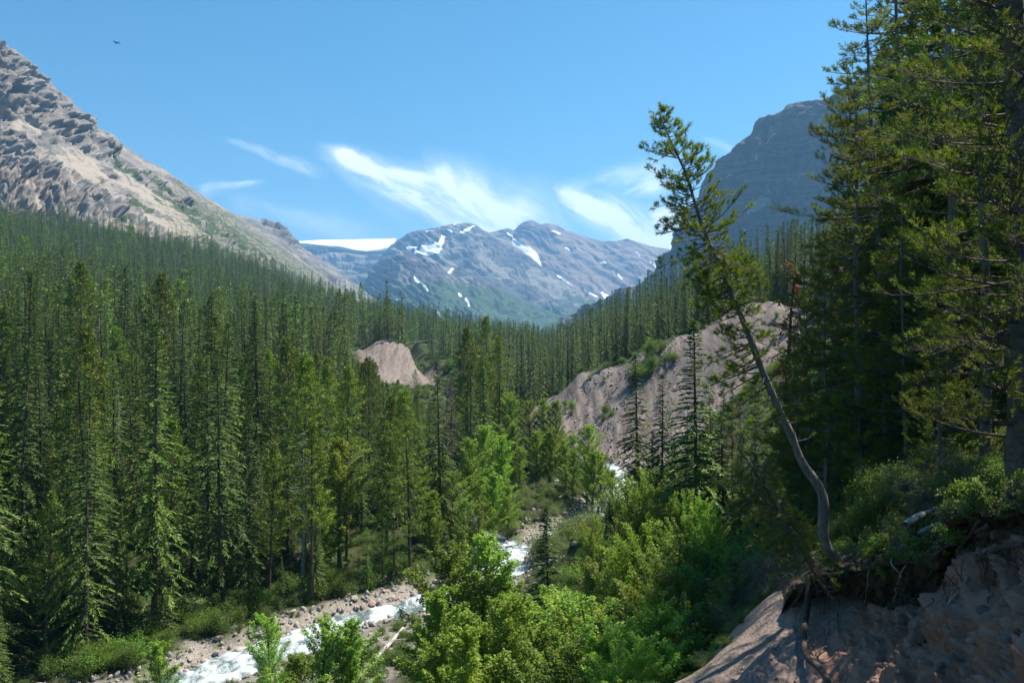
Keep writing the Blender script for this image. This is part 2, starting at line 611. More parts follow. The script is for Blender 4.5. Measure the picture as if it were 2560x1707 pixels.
# ---------------------------------------------------------------- mountains
def loft(curves, nu, nv, pad_y=0):
    """curves: list of lists of (u, v, Y), far/top first.  -> base points, U and V fields"""
    t = np.linspace(0, 1, nu)
    C = []
    for c in curves:
        c = np.array(c, dtype=np.float64)
        s = (c[:, 0] - c[0, 0]) / (c[-1, 0] - c[0, 0])
        C.append(np.stack([np.interp(t, s, c[:, k]) for k in range(3)], -1))
    C = np.array(C)                                   # k, nu, 3
    k = np.linspace(0, len(curves) - 1, nv)
    i = np.minimum(k.astype(int), len(curves) - 2)
    f = (k - i)[:, None, None]
    G = C[i] * (1 - f) + C[i + 1] * f
    # soften the creases between curves a little
    for _ in range(max(1, nv // 40)):
        G[1:-1] = (G[:-2] + G[1:-1] * 2 + G[2:]) / 4
    U, Vv, Y = G[..., 0], G[..., 1], G[..., 2]
    X = (U - 512) / FPX * Y
    Z = (341 - Vv) / FPX * Y
    return np.stack([X, Y, Z], -1), U, Vv


def normals(G):
    du = np.gradient(G, axis=1)
    dv = np.gradient(G, axis=0)
    nrm = np.cross(dv, du)
    nrm /= np.linalg.norm(nrm, axis=-1, keepdims=True) + 1e-9
    s = np.sign(nrm[..., 2:3])
    s[s == 0] = 1
    return nrm * s


def mountain(name, G, attrs, mats, smooth=True):
    nr, nc = G.shape[:2]
    me = mesh_np(name, G.reshape(-1, 3), grid_faces(nr, nc), mats, smooth, {k: v.ravel() for k, v in attrs.items()})
    # make the face normals look up
    return tag(link(name, me), kind='structure')


def mat_rock(name, c0, c1, c2, scree, veg, scale, strata=0.0, tilt=0.0, snow=True, bstr=.6):
    """rock in two or three tones with strata bands, scree, scrub and snow where the attributes put them"""
    m, n = mat(name)
    p = pos(n)
    ps = n.mapping(p, scale=(scale,) * 3)
    a = n.noise(ps, 1.0, 8, .62)
    b = n.noise(ps, 6.0, 6, .68)
    big = n.noise(ps, .22, 4, .5)
    pt = n.mapping(p, rot=(0, tilt, 0), scale=(scale * .25, scale * .25, scale * 5))
    st = n.noise(pt, 1.0, 5, .6, .4)
    rock = n.mix(n.mr(a, .35, .65), c0, c1)
    rock = n.mix(n.mr(big, .45, .62), rock, c2)
    rock = n.mix(n.m('MULTIPLY', n.mr(st, .48, .6), strata), rock, tuple(x * .6 for x in c0))
    scr = n.mix(n.mr(b, .35, .7), tuple(x * .86 for x in scree), tuple(min(1, x * 1.12) for x in scree))
    col = n.mix(n.mr(n.m('ADD', attr(n, 'scree'), n.m('MULTIPLY', n.m('SUBTRACT', a, .5), 1.7)), .35, .6), rock, scr)
    gre = n.mix(n.mr(b, .3, .7), tuple(x * .65 for x in veg), veg)
    col = n.mix(n.mr(n.m('ADD', attr(n, 'veg'), n.m('MULTIPLY', n.m('SUBTRACT', b, .5), 1.8)), .42, .62), col, gre)
    rough = .92
    if snow:
        col = n.mix(n.mr(attr(n, 'snow'), .4, .6), col, (.88, .90, .93))
    nb = bump(n, n.m('ADD', n.m('MULTIPLY', a, .6), n.m('MULTIPLY', b, .35)), bstr, 6.0 / (scale * 100))
    bs = n.n('ShaderNodeBsdfPrincipled', ins={'Base Color': col, 'Roughness': rough, 'Specular IOR Level': .1, 'Normal': nb})
    finish(n, bs.outputs[0])
    return m


def strokes_mask(U, V, lst, nz):
    out = np.zeros_like(U)
    for (pts, amp) in lst:
        d, wd = seg_dist(U, V, pts)
        out = np.maximum(out, ss(d + nz * amp, wd * 1.15, wd * .7))
    return out


# --- left mountain
LM_TOP = [(-160, -90, 1250), (-60, -12, 1380), (0, 38, 1480), (22, 53, 1510), (43, 75, 1550), (57, 94, 1580), (66, 96, 1600), (87, 116, 1650), (117, 140, 1720), (152, 162, 1800),
          (187, 184, 1900), (218, 203, 2000), (240, 216, 2080), (262, 231, 2150), (300, 258, 2250), (330, 280, 2330), (365, 306, 2450)]
LM_BACK = [(u, v + 60, Y + 500) for (u, v, Y) in LM_TOP]
LM_M1 = [(-160, 20, 1130), (0, 95, 1260), (60, 140, 1330), (117, 175, 1400), (152, 195, 1450), (187, 212, 1520), (240, 240, 1620), (300, 275, 1700), (365, 316, 1750)]
LM_M2 = [(-160, 110, 1000), (0, 165, 1090), (60, 190, 1120), (117, 212, 1150), (187, 238, 1200), (240, 258, 1230), (300, 288, 1260), (365, 325, 1300)]
LM_BOT = [(-160, 215, 830), (0, 243, 850), (60, 252, 860), (117, 258, 870), (187, 268, 880), (240, 282, 930), (300, 305, 980), (365, 332, 1020)]
LM_FOOT = [(u, 350, Y - 120) for (u, v, Y) in LM_BOT]
G, U, V_ = loft([LM_BACK, LM_TOP, LM_M1, LM_M2, LM_BOT, LM_FOOT], 540, 370)
N = normals(G)
rowk = np.linspace(0, 5, 370)[:, None] * np.ones_like(U)
nzL = fbm(G / 160, 4)
nzs = fbm(G / 35, 4)
# along-slope direction in the picture plane of the mountain: lines parallel to the skyline
s_al = (U * .84 + V_ * .54)
s_ac = (-U * .54 + V_ * .84)
PX = np.stack([s_al, s_ac, U * 0], -1)
smooth_lst = [([(20, 122, 7), (60, 150, 10), (120, 185, 15), (165, 213, 13), (205, 240, 8)], 7),
              ([(15, 170, 3), (35, 190, 3), (40, 208, 3)], 3),
              ([(30, 232, 10), (68, 240, 14), (95, 252, 10)], 3),
              ([(110, 232, 12), (150, 236, 10)], 6),
              ([(170, 262, 7), (200, 262, 7), (230, 272, 6)], 5),
              ([(0, 243, 9), (40, 250, 7)], 4),
              ([(90, 128, 3), (150, 170, 6), (230, 222, 9), (300, 268, 12), (350, 300, 14)], 6)]
scree = strokes_mask(U, V_, smooth_lst, nzL * 1.2 + nzs * .7)
smooth = scree.copy()
patch = ss(fbm(G / 70, 5, gain=.6), .0, .22)
scree = scree * (1 - .75 * patch) * (1 - .8 * ss(s_ac - .05 * U, -60, 0) * 0)
scree = np.where(strokes_mask(U, V_, [smooth_lst[-1]], nzL) > .3, scree * .35, scree)
cliff = strokes_mask(U, V_, [([(-80, 60, 34), (0, 80, 32), (45, 104, 24), (75, 128, 13), (105, 150, 7)], 8)], nzs)
rugged = np.clip(1 - smooth * (1 - .4 * patch), 0, 1)
# rock outcrops: tilted ledges and gullies
w1 = fbm(PX / 40, 3)
q = np.stack([s_al / 36 + w1 * .5, s_ac / 13 + w1 * .5, U * 0], -1)
led = ridged(q, 6, gain=.55)
q2 = np.stack([G[..., 0] / 60, G[..., 1] / 60, G[..., 2] / 30], -1)
rg = ridged(q2, 5, gain=.55)
rowmask = ss(rowk, .9, 1.15)
near = ss(U, 330, 60)
bil = np.abs(fbm(np.stack([s_al / 26 + w1, s_ac / 8 + w1, U * 0 + 4], -1), 5, gain=.55)) + .35 * fbm(np.stack([s_al / 60, s_ac / 26, U * 0], -1), 2)
st_ = ridged(np.stack([s_al / 42 + w1 * .9, s_ac / 8 + w1 * 1.1 + nzs * .5, U * 0 + 7], -1), 7, gain=.6)
iso = ridged(np.stack([U / 17 + w1, V_ / 13 + w1, U * 0 + 2], -1), 6, gain=.58)
rm = (.05 + .95 * rugged) * (.3 + .7 * near)
def terr(ph, drop=.8):
    f = ph % 1.0
    return f * ss(f, 1.0, drop) - .4


hm = np.clip(.55 + fbm(G / 110, 3) * 1.6, 0, 1.3)
rm = (.10 + .90 * rugged) * (.35 + .65 * near)
disp = rowmask * (terr(s_ac / 19 + w1 * 2.0 + nzs * .45) * 34 * hm + terr(s_ac / 7.5 + U / 60 + w1 * 2.2 + nzs * .8, .7) * 13 + blocks(np.stack([s_al / 17 + w1 * .8, s_ac / 9 + w1], -1)) * 17 + blocks(np.stack([s_al / 6 + w1, s_ac / 3.6 + nzs * .4], -1), 9) * 7 + (iso - .45) * 6 + fbm(PX / 30, 3) * 24) * rm + nzs * 2.2 + fbm(G / 8, 3) * 2.2 * rugged
bands = np.abs(((s_ac + w1 * 7 + nzs * 5) / 11.5) % 1.0 - .5) * 2
disp += cliff * (ss(bands, .3, .6) * 16 - 8 + ridged(np.stack([U / 9, V_ / 30, U * 0], -1), 4) * 9)
disp *= ss(rowk, 0.6, 1.0) * .8 + .2
disp = np.where(rowk < 1.25, disp * .55, disp)
Nd = N * np.array([1, 1, .4])
Nd /= np.linalg.norm(Nd, axis=-1, keepdims=True)
G = G + Nd * disp[..., None]
vegL = strokes_mask(U, V_, [([(84, 122, 1.5), (108, 152, 4), (130, 172, 5), (160, 198, 4), (196, 222, 4)], 3),
                            ([(122, 196, 3), (140, 206, 7), (152, 210, 3)], 3),
                            ([(190, 236, 4), (230, 262, 9), (280, 288, 16), (345, 322, 18)], 8),
                            ([(150, 180, 3), (200, 215, 7), (250, 246, 9), (300, 280, 10)], 9),
                            ([(100, 220, 2), (130, 228, 2)], 4), ([(60, 232, 3), (100, 238, 2)], 5)], nzs * 1.3)
vegL = vegL * (.25 + .75 * ss(fbm(G / 45, 4), -.22, .12))
vegL = np.maximum(vegL * .8, .53 * ss(U, 80, 210) * rowmask) * rowmask
M_LM = mat_rock('left_mountain_rock', (.15, .14, .133), (.25, .23, .212), (.19, .165, .145), (.275, .238, .20), (.060, .082, .034), .02, .55, .55, snow=False, bstr=1.0)
mountain('rocky_mountain', G, dict(scree=scree, veg=vegL), [M_LM], False)

# --- a shoulder behind it
SH_TOP = [(225, 222, 2900), (240, 213, 2900), (262, 220, 2950), (280, 226, 3000), (289, 235, 3050), (296, 243, 3080), (310, 252, 3120), (335, 268, 3200), (372, 296, 3300), (400, 318, 3400)]
SH_BACK = [(u, v + 40, Y + 600) for (u, v, Y) in SH_TOP]
SH_M = [(225, 250, 2500), (262, 252, 2500), (300, 272, 2550), (335, 292, 2600), (372, 312, 2600), (400, 330, 2600)]
SH_B = [(225, 330, 1900), (300, 335, 1900), (400, 350, 1900)]
G, U, V_ = loft([SH_BACK, SH_TOP, SH_M, SH_B], 300, 180)
N = normals(G)
nzs = fbm(G / 60, 4)
ban = np.abs(((V_ - U * .35 + nzs * 6) / 5.0) % 1 - .5) * 2
cl_ = strokes_mask(U, V_, [([(262, 222, 2), (285, 232, 6), (297, 246, 4)], 2), ([(300, 262, 4), (330, 280, 5)], 4)], nzs)
rg = ridged(G / 110, 5)
rk = ss(np.linspace(0, 3, 180), .9, 1.1)[:, None] * np.ones_like(U)
G = G + N * ((rg - .5) * 40 * (.35 + .65 * cl_) * rk + (ss(ban, .3, .6) - .5) * 14 * cl_ + fbm(G / 20, 3) * 5)[..., None]
mountain('mountain_shoulder', G, dict(scree=ss(nzs, -.1, .3) * (1 - cl_), veg=ss(V_, 262, 300) * .45),
         [mat_rock('shoulder_rock', (.11, .11, .11), (.165, .155, .15), (.135, .125, .12), (.20, .185, .17), (.075, .12, .05), .012, .5, .35, snow=False)])


# --- the far massif: plateau with the glacier, near spur, dome and summit
def spur(name, curves, nu, nv, amp, lens, veg, snow, screel, m, gull=(.8, .6, 9, 40), strat=0.0, top=1.0, snoise=1.0):
    G, U, V_ = loft(curves, nu, nv)
    N = normals(G)
    k = np.linspace(0, len(curves) - 1, nv)[:, None] * np.ones_like(U)
    nz = fbm(G / lens / 2, 4)
    a, b, w_, l_ = gull
    al = U * a + V_ * b
    ac = -U * b + V_ * a
    wv = fbm(np.stack([U / 30, V_ / 30, U * 0], -1), 3)
    g1 = ridged(np.stack([ac / w_ + wv * .8, al / l_, U * 0 + 3], -1), 5, gain=.55)
    g2 = ridged(G / lens, 6, gain=.56)
    d = (g1 - .5) * amp * 2.1 + (g2 - .5) * amp
    if strat:
        bd = np.abs(((G[..., 2] + nz * 70) / 75) % 1 - .5) * 2
        d = d + (ss(bd, .3, .6) - .5) * strat
    edge = ss(k, top, top + .35) * .8 + .2
    snm = strokes_mask(U, V_, snow, fbm(np.stack([U / 5, V_ / 5, U * 0], -1), 4) * snoise) if snow else np.zeros_like(U)
    G = G + N * (d * edge * (1 - .6 * snm))[..., None]
    vg = np.clip(ss(V_ + nz * 26, *veg) * .72, 0, 1)
    sc = ss(fbm(np.stack([ac / 7, al / 60, U * 0], -1), 5, gain=.6) + .12 * nz, screel, screel + .14)
    mountain(name, G, dict(scree=sc, veg=vg, snow=snm), [m])


M_FAR = mat_rock('far_rock', (.060, .062, .078), (.105, .10, .112), (.085, .072, .085), (.20, .185, .17), (.055, .09, .04), .006, .5, .3, bstr=.5)
M_FARM = mat_rock('mauve_rock', (.062, .058, .075), (.11, .095, .112), (.13, .085, .09), (.215, .165, .155), (.055, .09, .04), .006, .4, .3, bstr=.5)
M_PLAT = mat_rock('plateau_rock', (.13, .12, .115), (.19, .175, .165), (.16, .145, .135), (.23, .215, .20), (.07, .105, .05), .006, .9, .1, bstr=.5)

spur('glacier_plateau',
     [[(285, 262, 8500), (420, 262, 8500)],
      [(285, 247, 7400), (300, 244, 7400), (345, 246, 7400), (365, 252, 7350), (392, 249, 7300), (420, 249, 7300)],
      [(285, 270, 6900), (345, 273, 6900), (420, 272, 6900)],
      [(285, 300, 6300), (345, 300, 6300), (420, 300, 6300)],
      [(285, 330, 5600), (420, 330, 5600)]], 230, 170, 22, 130, (290, 330), None, -.05, M_PLAT, (1, .1, 7, 60), strat=40)
# glacier: a thick snow field lying on the plateau
GT = [[(297, 240.8, 8400), (320, 239.4, 8400), (350, 239.2, 8400), (380, 238.4, 8350), (396, 238, 8300)],
      [(297, 241.0, 8200), (320, 240, 8150), (350, 239.9, 8150), (380, 239.2, 8100), (396, 239.0, 8050)],
      [(297, 241.6, 7350), (320, 243.6, 7300), (340, 244.6, 7300), (352, 247.4, 7280), (366, 249.6, 7260), (380, 248.6, 7250), (396, 245.0, 7250)],
      [(297, 242.0, 7330), (320, 244.8, 7280), (340, 246.0, 7280), (352, 249.0, 7260), (366, 250.9, 7240), (380, 250.0, 7240), (396, 247.0, 7240)],
      [(297, 247, 7330), (396, 256, 7300)]]
G, U, V_ = loft(GT, 160, 60)
G = G + np.stack([U * 0, U * 0, fbm(G / 90, 3) * 6], -1)
ms, n = mat('glacier_snow')
nb = bump(n, n.noise(pos(n), .02, 5, .6), .5, 8)
finish(n, n.n('ShaderNodeBsdfPrincipled', ins={'Base Color': n.mix(n.noise(pos(n), .006, 5, .6), (.84, .87, .91), (.92, .93, .94)), 'Roughness': .6, 'Normal': nb}).outputs[0])
mountain('glacier', G, {}, [ms])

spur('distant_summit',
     [[(470, 300, 8400), (760, 320, 8400)],
      [(470, 240, 7600), (490, 231, 7500), (500, 229, 7500), (507, 227, 7500), (514, 229, 7450), (522, 221, 7400), (531, 218, 7400), (540, 222, 7400), (549, 221.5, 7400), (556, 223.5, 7400),
       (566, 229, 7400), (575, 231, 7400), (590, 237, 7400), (603, 240, 7400), (616, 239, 7400), (627, 237, 7400), (640, 241, 7400), (650, 244, 7400), (668, 248, 7400), (700, 262, 7400), (760, 290, 7400)],
      [(470, 262, 7100), (531, 252, 7000), (603, 268, 6900), (668, 275, 6800), (760, 305, 6700)],
      [(470, 292, 6600), (531, 285, 6500), (603, 296, 6300), (668, 303, 6200), (760, 325, 6000)],
      [(470, 340, 5600), (603, 345, 5500), (760, 355, 5500)]],
     380, 180, 24, 330, (296, 330),
     [([(515, 242, 3), (521, 249, 6), (529, 256, 9), (534, 264, 8), (541, 272, 3)], .9), ([(540, 272, 1), (548, 280, 1.2), (557, 288, .8)], .6), ([(508, 234, 1.2), (512, 236, 1.4)], .6), ([(514, 241, .8), (520, 247, 1.6)], .6),
      ([(552, 232, 1), (557, 233, 1.6), (560, 234, 1)], .5), ([(566, 247, .8), (570, 250, .5)], .4), ([(558, 276, 1), (572, 286, .7)], .5), ([(590, 292, 1), (600, 299, .9)], .6), ([(602, 292, 1.5), (608, 299, 3), (611, 304, 1.5)], .8), ([(588, 307, .8), (594, 303, 1), (598, 310, 1)], .7),
      ([(589, 310, 1.2), (590, 318, 3.2)], .8), ([(632, 288, .8), (640, 294, 1.2), (645, 298, .8)], .6), ([(618, 274, .6), (622, 278, .8)], .5), ([(650, 262, .7), (656, 268, .7)], .5), ([(636, 252, .6), (640, 256, .6)], .4), ([(600, 262, .6), (606, 264, .6)], .4)],
     -.12, M_FARM, (.86, .5, 10, 70), strat=8)
spur('snow_streaked_dome',
     [[(375, 285, 7600), (640, 350, 7600)],
      [(375, 262, 6900), (388, 248, 6850), (395, 241, 6800), (410, 231, 6800), (420, 228.5, 6800), (440, 226, 6800), (452, 223, 6800), (466, 221.5, 6800), (476, 224, 6800), (486, 230, 6750), (495, 235, 6700), (510, 241, 6600),
       (530, 256, 6500), (560, 280, 6300), (590, 300, 6100), (640, 330, 6000)],
      [(375, 270, 6400), (400, 258, 6400), (440, 246, 6300), (480, 248, 6200), (530, 272, 6000), (580, 300, 5800), (640, 335, 5800)],
      [(375, 300, 5600), (440, 285, 5500), (500, 290, 5400), (560, 308, 5300), (640, 345, 5300)],
      [(375, 345, 4800), (500, 345, 4800), (640, 360, 4800)]],
     380, 180, 26, 300, (276, 312),
     [([(416, 252, 2.4), (427, 250, 5), (437, 249, 5), (442, 242, 3.2), (444, 237, 1.6)], 1.0), ([(409, 249, 2), (416, 246, 1.5)], .7), ([(461, 232, .8), (468, 230, 1.6), (474, 226.5, 1)], .6), ([(454, 225, .5), (458, 221.5, .8), (464, 220.5, .8)], .4), ([(448, 231, .6), (452, 232, .8)], .5), ([(426, 231, .6), (434, 230, .6)], .5)],
     -.02, M_FAR, (.86, .5, 9, 70), strat=16)
spur('near_spur',
     [[(350, 330, 6600), (620, 400, 6600)],
      [(350, 300, 5600), (362, 286, 5500), (368, 274, 5400), (376, 262, 5350), (384, 256, 5300), (395, 253, 5250), (401, 248.5, 5250), (410, 249.5, 5250), (418, 256, 5200), (430, 258, 5150), (450, 266, 5100), (480, 277, 5000), (520, 296, 4900), (560, 318, 4800), (620, 350, 4800)],
      [(350, 306, 5200), (372, 285, 5000), (400, 268, 4900), (440, 280, 4700), (500, 305, 4500), (560, 328, 4500), (620, 356, 4500)],
      [(350, 318, 4600), (380, 306, 4400), (430, 308, 4200), (500, 326, 4000), (620, 370, 4000)],
      [(350, 345, 3800), (620, 385, 3500)]],
     360, 180, 26, 240, (266, 300),
     [([(415, 279, 1.2), (422, 286, 1.4), (428, 291, .9)], .5), ([(459, 293, 1), (464, 299, 1.2), (469, 306, .8)], .5), ([(448, 272, .9), (453, 268, 1.3)], .6), ([(438, 314, .8), (446, 321, 1.1), (452, 326, .7)], .5), ([(397, 300, 1), (405, 301, .8)], .4), ([(472, 268, .8), (474, 266, .7)], .4)],
     -.02, M_FAR, (.86, .5, 9, 70), strat=16)

# --- right mountain, steep and turned from the sun
RM_TOP = [(560, 318, 2500), (600, 300, 2450), (640, 283, 2400), (655, 273, 2380), (670, 250, 2350), (685, 215, 2320), (697, 197, 2300), (701, 186, 2290), (706, 172, 2280), (714, 168, 2270), (722, 160, 2260), (729, 154, 2250), (737, 143, 2240), (745, 138, 2230), (750, 134, 2225),
          (755, 120, 2215), (760, 116, 2210), (772, 113.5, 2200), (783, 111, 2190), (786, 105, 2185), (793, 102, 2180), (805, 100, 2170), (823, 97, 2150), (850, 84, 2120), (900, 62, 2080), (960, 30, 2000), (1060, -20, 1900), (1180, -40, 1800)]
RM_BACK = [(u + 15, v + 30, Y + 900) for (u, v, Y) in RM_TOP]
RM_1 = [(560, 322, 2470), (640, 290, 2370), (680, 236, 2290), (706, 200, 2245), (755, 150, 2180), (823, 125, 2120), (900, 100, 2050), (1060, 30, 1870), (1180, 10, 1770)]
RM_2 = [(560, 335, 2400), (640, 318, 2290), (700, 285, 2170), (755, 250, 2090), (823, 225, 2010), (900, 210, 1940), (1060, 180, 1760), (1180, 160, 1660)]
RM_3 = [(560, 350, 2200), (640, 340, 2080), (755, 320, 1930), (823, 305, 1850), (900, 295, 1760), (1060, 270, 1560), (1180, 260, 1460)]
RM_4 = [(560, 380, 1500), (823, 375, 1250), (1180, 370, 1000)]
G, U, V_ = loft([RM_BACK, RM_TOP, RM_1, RM_2, RM_3, RM_4], 380, 260)
N = normals(G)
k = np.linspace(0, 5, 260)[:, None] * np.ones_like(U)
nz = fbm(G / 130, 4)
bd = np.abs(((G[..., 2] + nz * 55) / 62) % 1 - .5) * 2
vert = ridged(np.stack([U / 10 + nz * .5, V_ / 60, U * 0], -1), 5)
d = (vert - .5) * 26 + (ss(bd, .3, .6) - .5) * 10 + (ridged(G / 150, 5) - .5) * 26 + (ridged(G / 42, 5, gain=.6) - .5) * 16 + fbm(G / 12, 3) * 4
d = d * (ss(k, 1.0, 1.25) * .8 + .2)
G = G + N * d[..., None]
led = strokes_mask(U, V_, [([(748, 214, .8), (760, 206, 4), (766, 203, 3), (774, 205, 1)], 1.5), ([(760, 200, .8), (770, 193, 1.6)], 1), ([(765, 143, .6), (775, 137, 1.4)], .6), ([(722, 180, .5), (732, 175, .8)], .4), ([(720, 226, .5), (728, 218, .8)], .4)], nz * 2)  # sunlit patches on the ledges, painted in through the lighter scree tone
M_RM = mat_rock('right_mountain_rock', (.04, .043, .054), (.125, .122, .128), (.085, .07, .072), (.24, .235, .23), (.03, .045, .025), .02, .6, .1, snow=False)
mountain('cliff_mountain', G, dict(scree=led * 1.2 - .1, veg=np.where(V_ < 104, .42, 0) * ss(k, .8, 1.0) + .35 * ss(V_, 215, 260)), [M_RM])

# ---------------------------------------------------------------- haze: one closed box of air round everything
hz, n = mat('haze')
vol = n.n('ShaderNodeVolumePrincipled', ins={'Color': (.26, .58, 1.0), 'Density': 0.00010, 'Anisotropy': 0.25})
n.n('ShaderNodeOutputMaterial', ins={'Volume': vol.outputs[0]})
x0, x1, y0, y1, z0, z1 = -9100, 9100, -9100, 9100, -60, 1260
V = [(x, y, z) for z in (z0, z1) for y in (y0, y1) for x in (x0, x1)]
F = [(0, 2, 3, 1), (4, 5, 7, 6), (0, 1, 5, 4), (2, 6, 7, 3), (0, 4, 6, 2), (1, 3, 7, 5)]
HAZE = tag(link('haze', mesh_np('haze', V, np.array(F), [hz])), kind='stuff')
# ---------------------------------------------------------------- plant materials
def mat_leaf(name, c0, c1, trans=.3, rough=.55, tone=1.0, hue_var=.03):
    m, n = mat(name)
    oi = n.n('ShaderNodeObjectInfo')
    t = attr(n, 'tint')
    col = n.mix(t, c0, c1)
    col = n.mix(1.0, col, oi.outputs['Color'], 'MULTIPLY')
    rv = n.m('ADD', n.m('MULTIPLY', oi.outputs['Random'], .65), .62)
    hs = n.n('ShaderNodeHueSaturation', ins={'Hue': n.m('ADD', .5 - hue_var / 2, n.m('MULTIPLY', oi.outputs['Random'], hue_var)), 'Saturation': 1.0, 'Value': rv, 'Color': col})
    col = hs.outputs[0]
    bs = n.n('ShaderNodeBsdfPrincipled', ins={'Base Color': col, 'Roughness': rough, 'Specular IOR Level': .3})
    tc = n.mix(1.0, col, (1.25, 1.2, .55, 1), 'MULTIPLY')
    tr = n.n('ShaderNodeBsdfTranslucent', ins={'Color': tc})
    mx = n.n('ShaderNodeMixShader', ins={0: trans, 1: bs.outputs[0], 2: tr.outputs[0]})
    finish(n, mx.outputs[0])
    return m


def mat_bark(name, c0, c1, sc=(14, 14, 3), bstr=.6, lichen=None):
    m, n = mat(name)
    tc = n.n('ShaderNodeTexCoord').outputs['Object']
    a = n.noise(n.mapping(tc, scale=sc), 1.0, 6, .7, .3)
    b = n.noise(n.mapping(tc, scale=(1.1, 1.1, .8)), 1.0, 3, .5)
    col = n.mix(n.mr(a, .35, .65), c0, c1)
    col = n.mix(n.m('MULTIPLY', n.mr(b, .45, .65), .5), col, lichen or tuple(x * .6 for x in c0))
    oi = n.n('ShaderNodeObjectInfo')
    col = n.mix(1.0, col, n.mix(oi.outputs['Random'], (.8, .8, .8), (1.15, 1.15, 1.15)), 'MULTIPLY')
    cr_ = n.noise(n.mapping(tc, scale=(sc[0] * 2.2, sc[1] * 2.2, sc[2] * 2.6)), 1.0, 4, .75, .5)
    col = n.mix(n.m('MULTIPLY', n.mr(cr_, .5, .7), .6), col, tuple(x * .35 for x in c0))
    nb = bump(n, n.m('ADD', a, n.m('MULTIPLY', cr_, -.8)), bstr * 1.5, .04)
    bs = n.n('ShaderNodeBsdfPrincipled', ins={'Base Color': col, 'Roughness': .85, 'Specular IOR Level': .2, 'Normal': nb})
    finish(n, bs.outputs[0])
    return m


M_SPRUCE = mat_leaf('spruce_needles', (.038, .092, .014), (.158, .232, .030), .19)
M_FIRY = mat_leaf('yellow_green_needles', (.066, .125, .016), (.195, .265, .036), .22)
M_PINEN = mat_leaf('pine_needles', (.075, .125, .016), (.205, .255, .036), .42, hue_var=.02)
M_COTTON = mat_leaf('cottonwood_leaves', (.135, .230, .032), (.255, .370, .070), .48)
M_WILLOW = mat_leaf('willow_leaves', (.110, .160, .060), (.200, .250, .110), .38)
M_UNDER = mat_leaf('undergrowth_leaves', (.065, .130, .025), (.145, .230, .050), .4)
M_RED = mat_leaf('dead_red_needles', (.20, .065, .03), (.30, .12, .055), .2)
M_GREYN = mat_leaf('dead_grey_twigs', (.10, .09, .075), (.19, .17, .145), .1)
M_BARK = mat_bark('conifer_bark', (.075, .058, .045), (.15, .12, .10))
M_BARKG = mat_bark('grey_bark', (.13, .115, .10), (.24, .215, .19))
M_BARKW = mat_bark('pale_bark', (.10, .075, .06), (.22, .185, .16), sc=(5, 5, 9), lichen=(.09, .08, .07))
M_DEAD = mat_bark('silver_dead_wood', (.30, .285, .27), (.50, .48, .46), sc=(10, 10, 2))
M_ROOT = mat_bark('root_bark', (.085, .065, .052), (.17, .135, .11), sc=(20, 20, 20))


# ---------------------------------------------------------------- geometry helpers for plants
class Acc:
    """collects vertices, faces and a tint for each vertex"""
    def __init__(s):
        s.V, s.T, s.Q, s.tint, s.n = [], [], [], [], 0

    def add(s, V, F, tint=.5):
        V = np.asarray(V, dtype=np.float32)
        F = np.asarray(F) + s.n
        (s.Q if F.shape[1] == 4 else s.T).append(F)
        s.V.append(V)
        s.tint.append(np.broadcast_to(np.asarray(tint, dtype=np.float32), (len(V),)))
        s.n += len(V)

    def mesh(s, name, m, smooth=False):
        F = []
        if s.T: F.append(np.concatenate(s.T))
        if s.Q: F.append(np.concatenate(s.Q))
        return mesh_np(name, np.concatenate(s.V), F, [m] if not isinstance(m, (list, tuple)) else m, smooth, dict(tint=np.concatenate(s.tint)))


def unit(a):
    return a / (np.linalg.norm(a, axis=-1, keepdims=True) + 1e-9)


def tube(acc, pts, rad, sides=6, tint=.5, cap=True):
    pts = np.asarray(pts, dtype=np.float64)
    n = len(pts)
    rad = np.broadcast_to(np.asarray(rad, dtype=np.float64), (n,))
    tan = unit(np.gradient(pts, axis=0))
    ref = np.array([0, 0, 1.0]) if abs(tan[0][2]) < .9 else np.array([1.0, 0, 0])
    rows = []
    a = unit(np.cross(tan[0], ref))
    for i in range(n):
        a = unit(a - tan[i] * np.dot(a, tan[i]))
        b = np.cross(tan[i], a)
        ang = np.arange(sides) / sides * 2 * np.pi
        rows.append(pts[i] + rad[i] * (np.cos(ang)[:, None] * a + np.sin(ang)[:, None] * b))
    V = np.concatenate(rows)
    F = grid_faces(n, sides, wrap=True)
    acc.add(V, F, tint)


def sticks(acc, A, B, r0, r1, tint=.5):
    """many thin three-sided twigs at once, A -> B (n,3)"""
    A = np.asarray(A); B = np.asarray(B)
    n = len(A)
    if n == 0:
        return
    d = unit(B - A)
    ref = np.where(np.abs(d[:, 2:3]) < .9, np.array([[0, 0, 1.0]]), np.array([[1.0, 0, 0]]))
    a = unit(np.cross(d, ref))
    b = np.cross(d, a)
    r0 = np.broadcast_to(r0, (n,))[:, None]
    r1 = np.broadcast_to(r1, (n,))[:, None]
    rows = []
    for (c, r) in ((A, r0), (B, r1)):
        for k in range(3):
            t = k * 2 * np.pi / 3
            rows.append(c + r * (math.cos(t) * a + math.sin(t) * b))
    V = np.stack(rows, 1).reshape(-1, 3)
    base = (np.arange(n) * 6)[:, None]
    F = np.concatenate([base + np.array([[k, (k + 1) % 3, 3 + (k + 1) % 3, 3 + k]]) for k in range(3)])
    acc.add(V, F, tint)


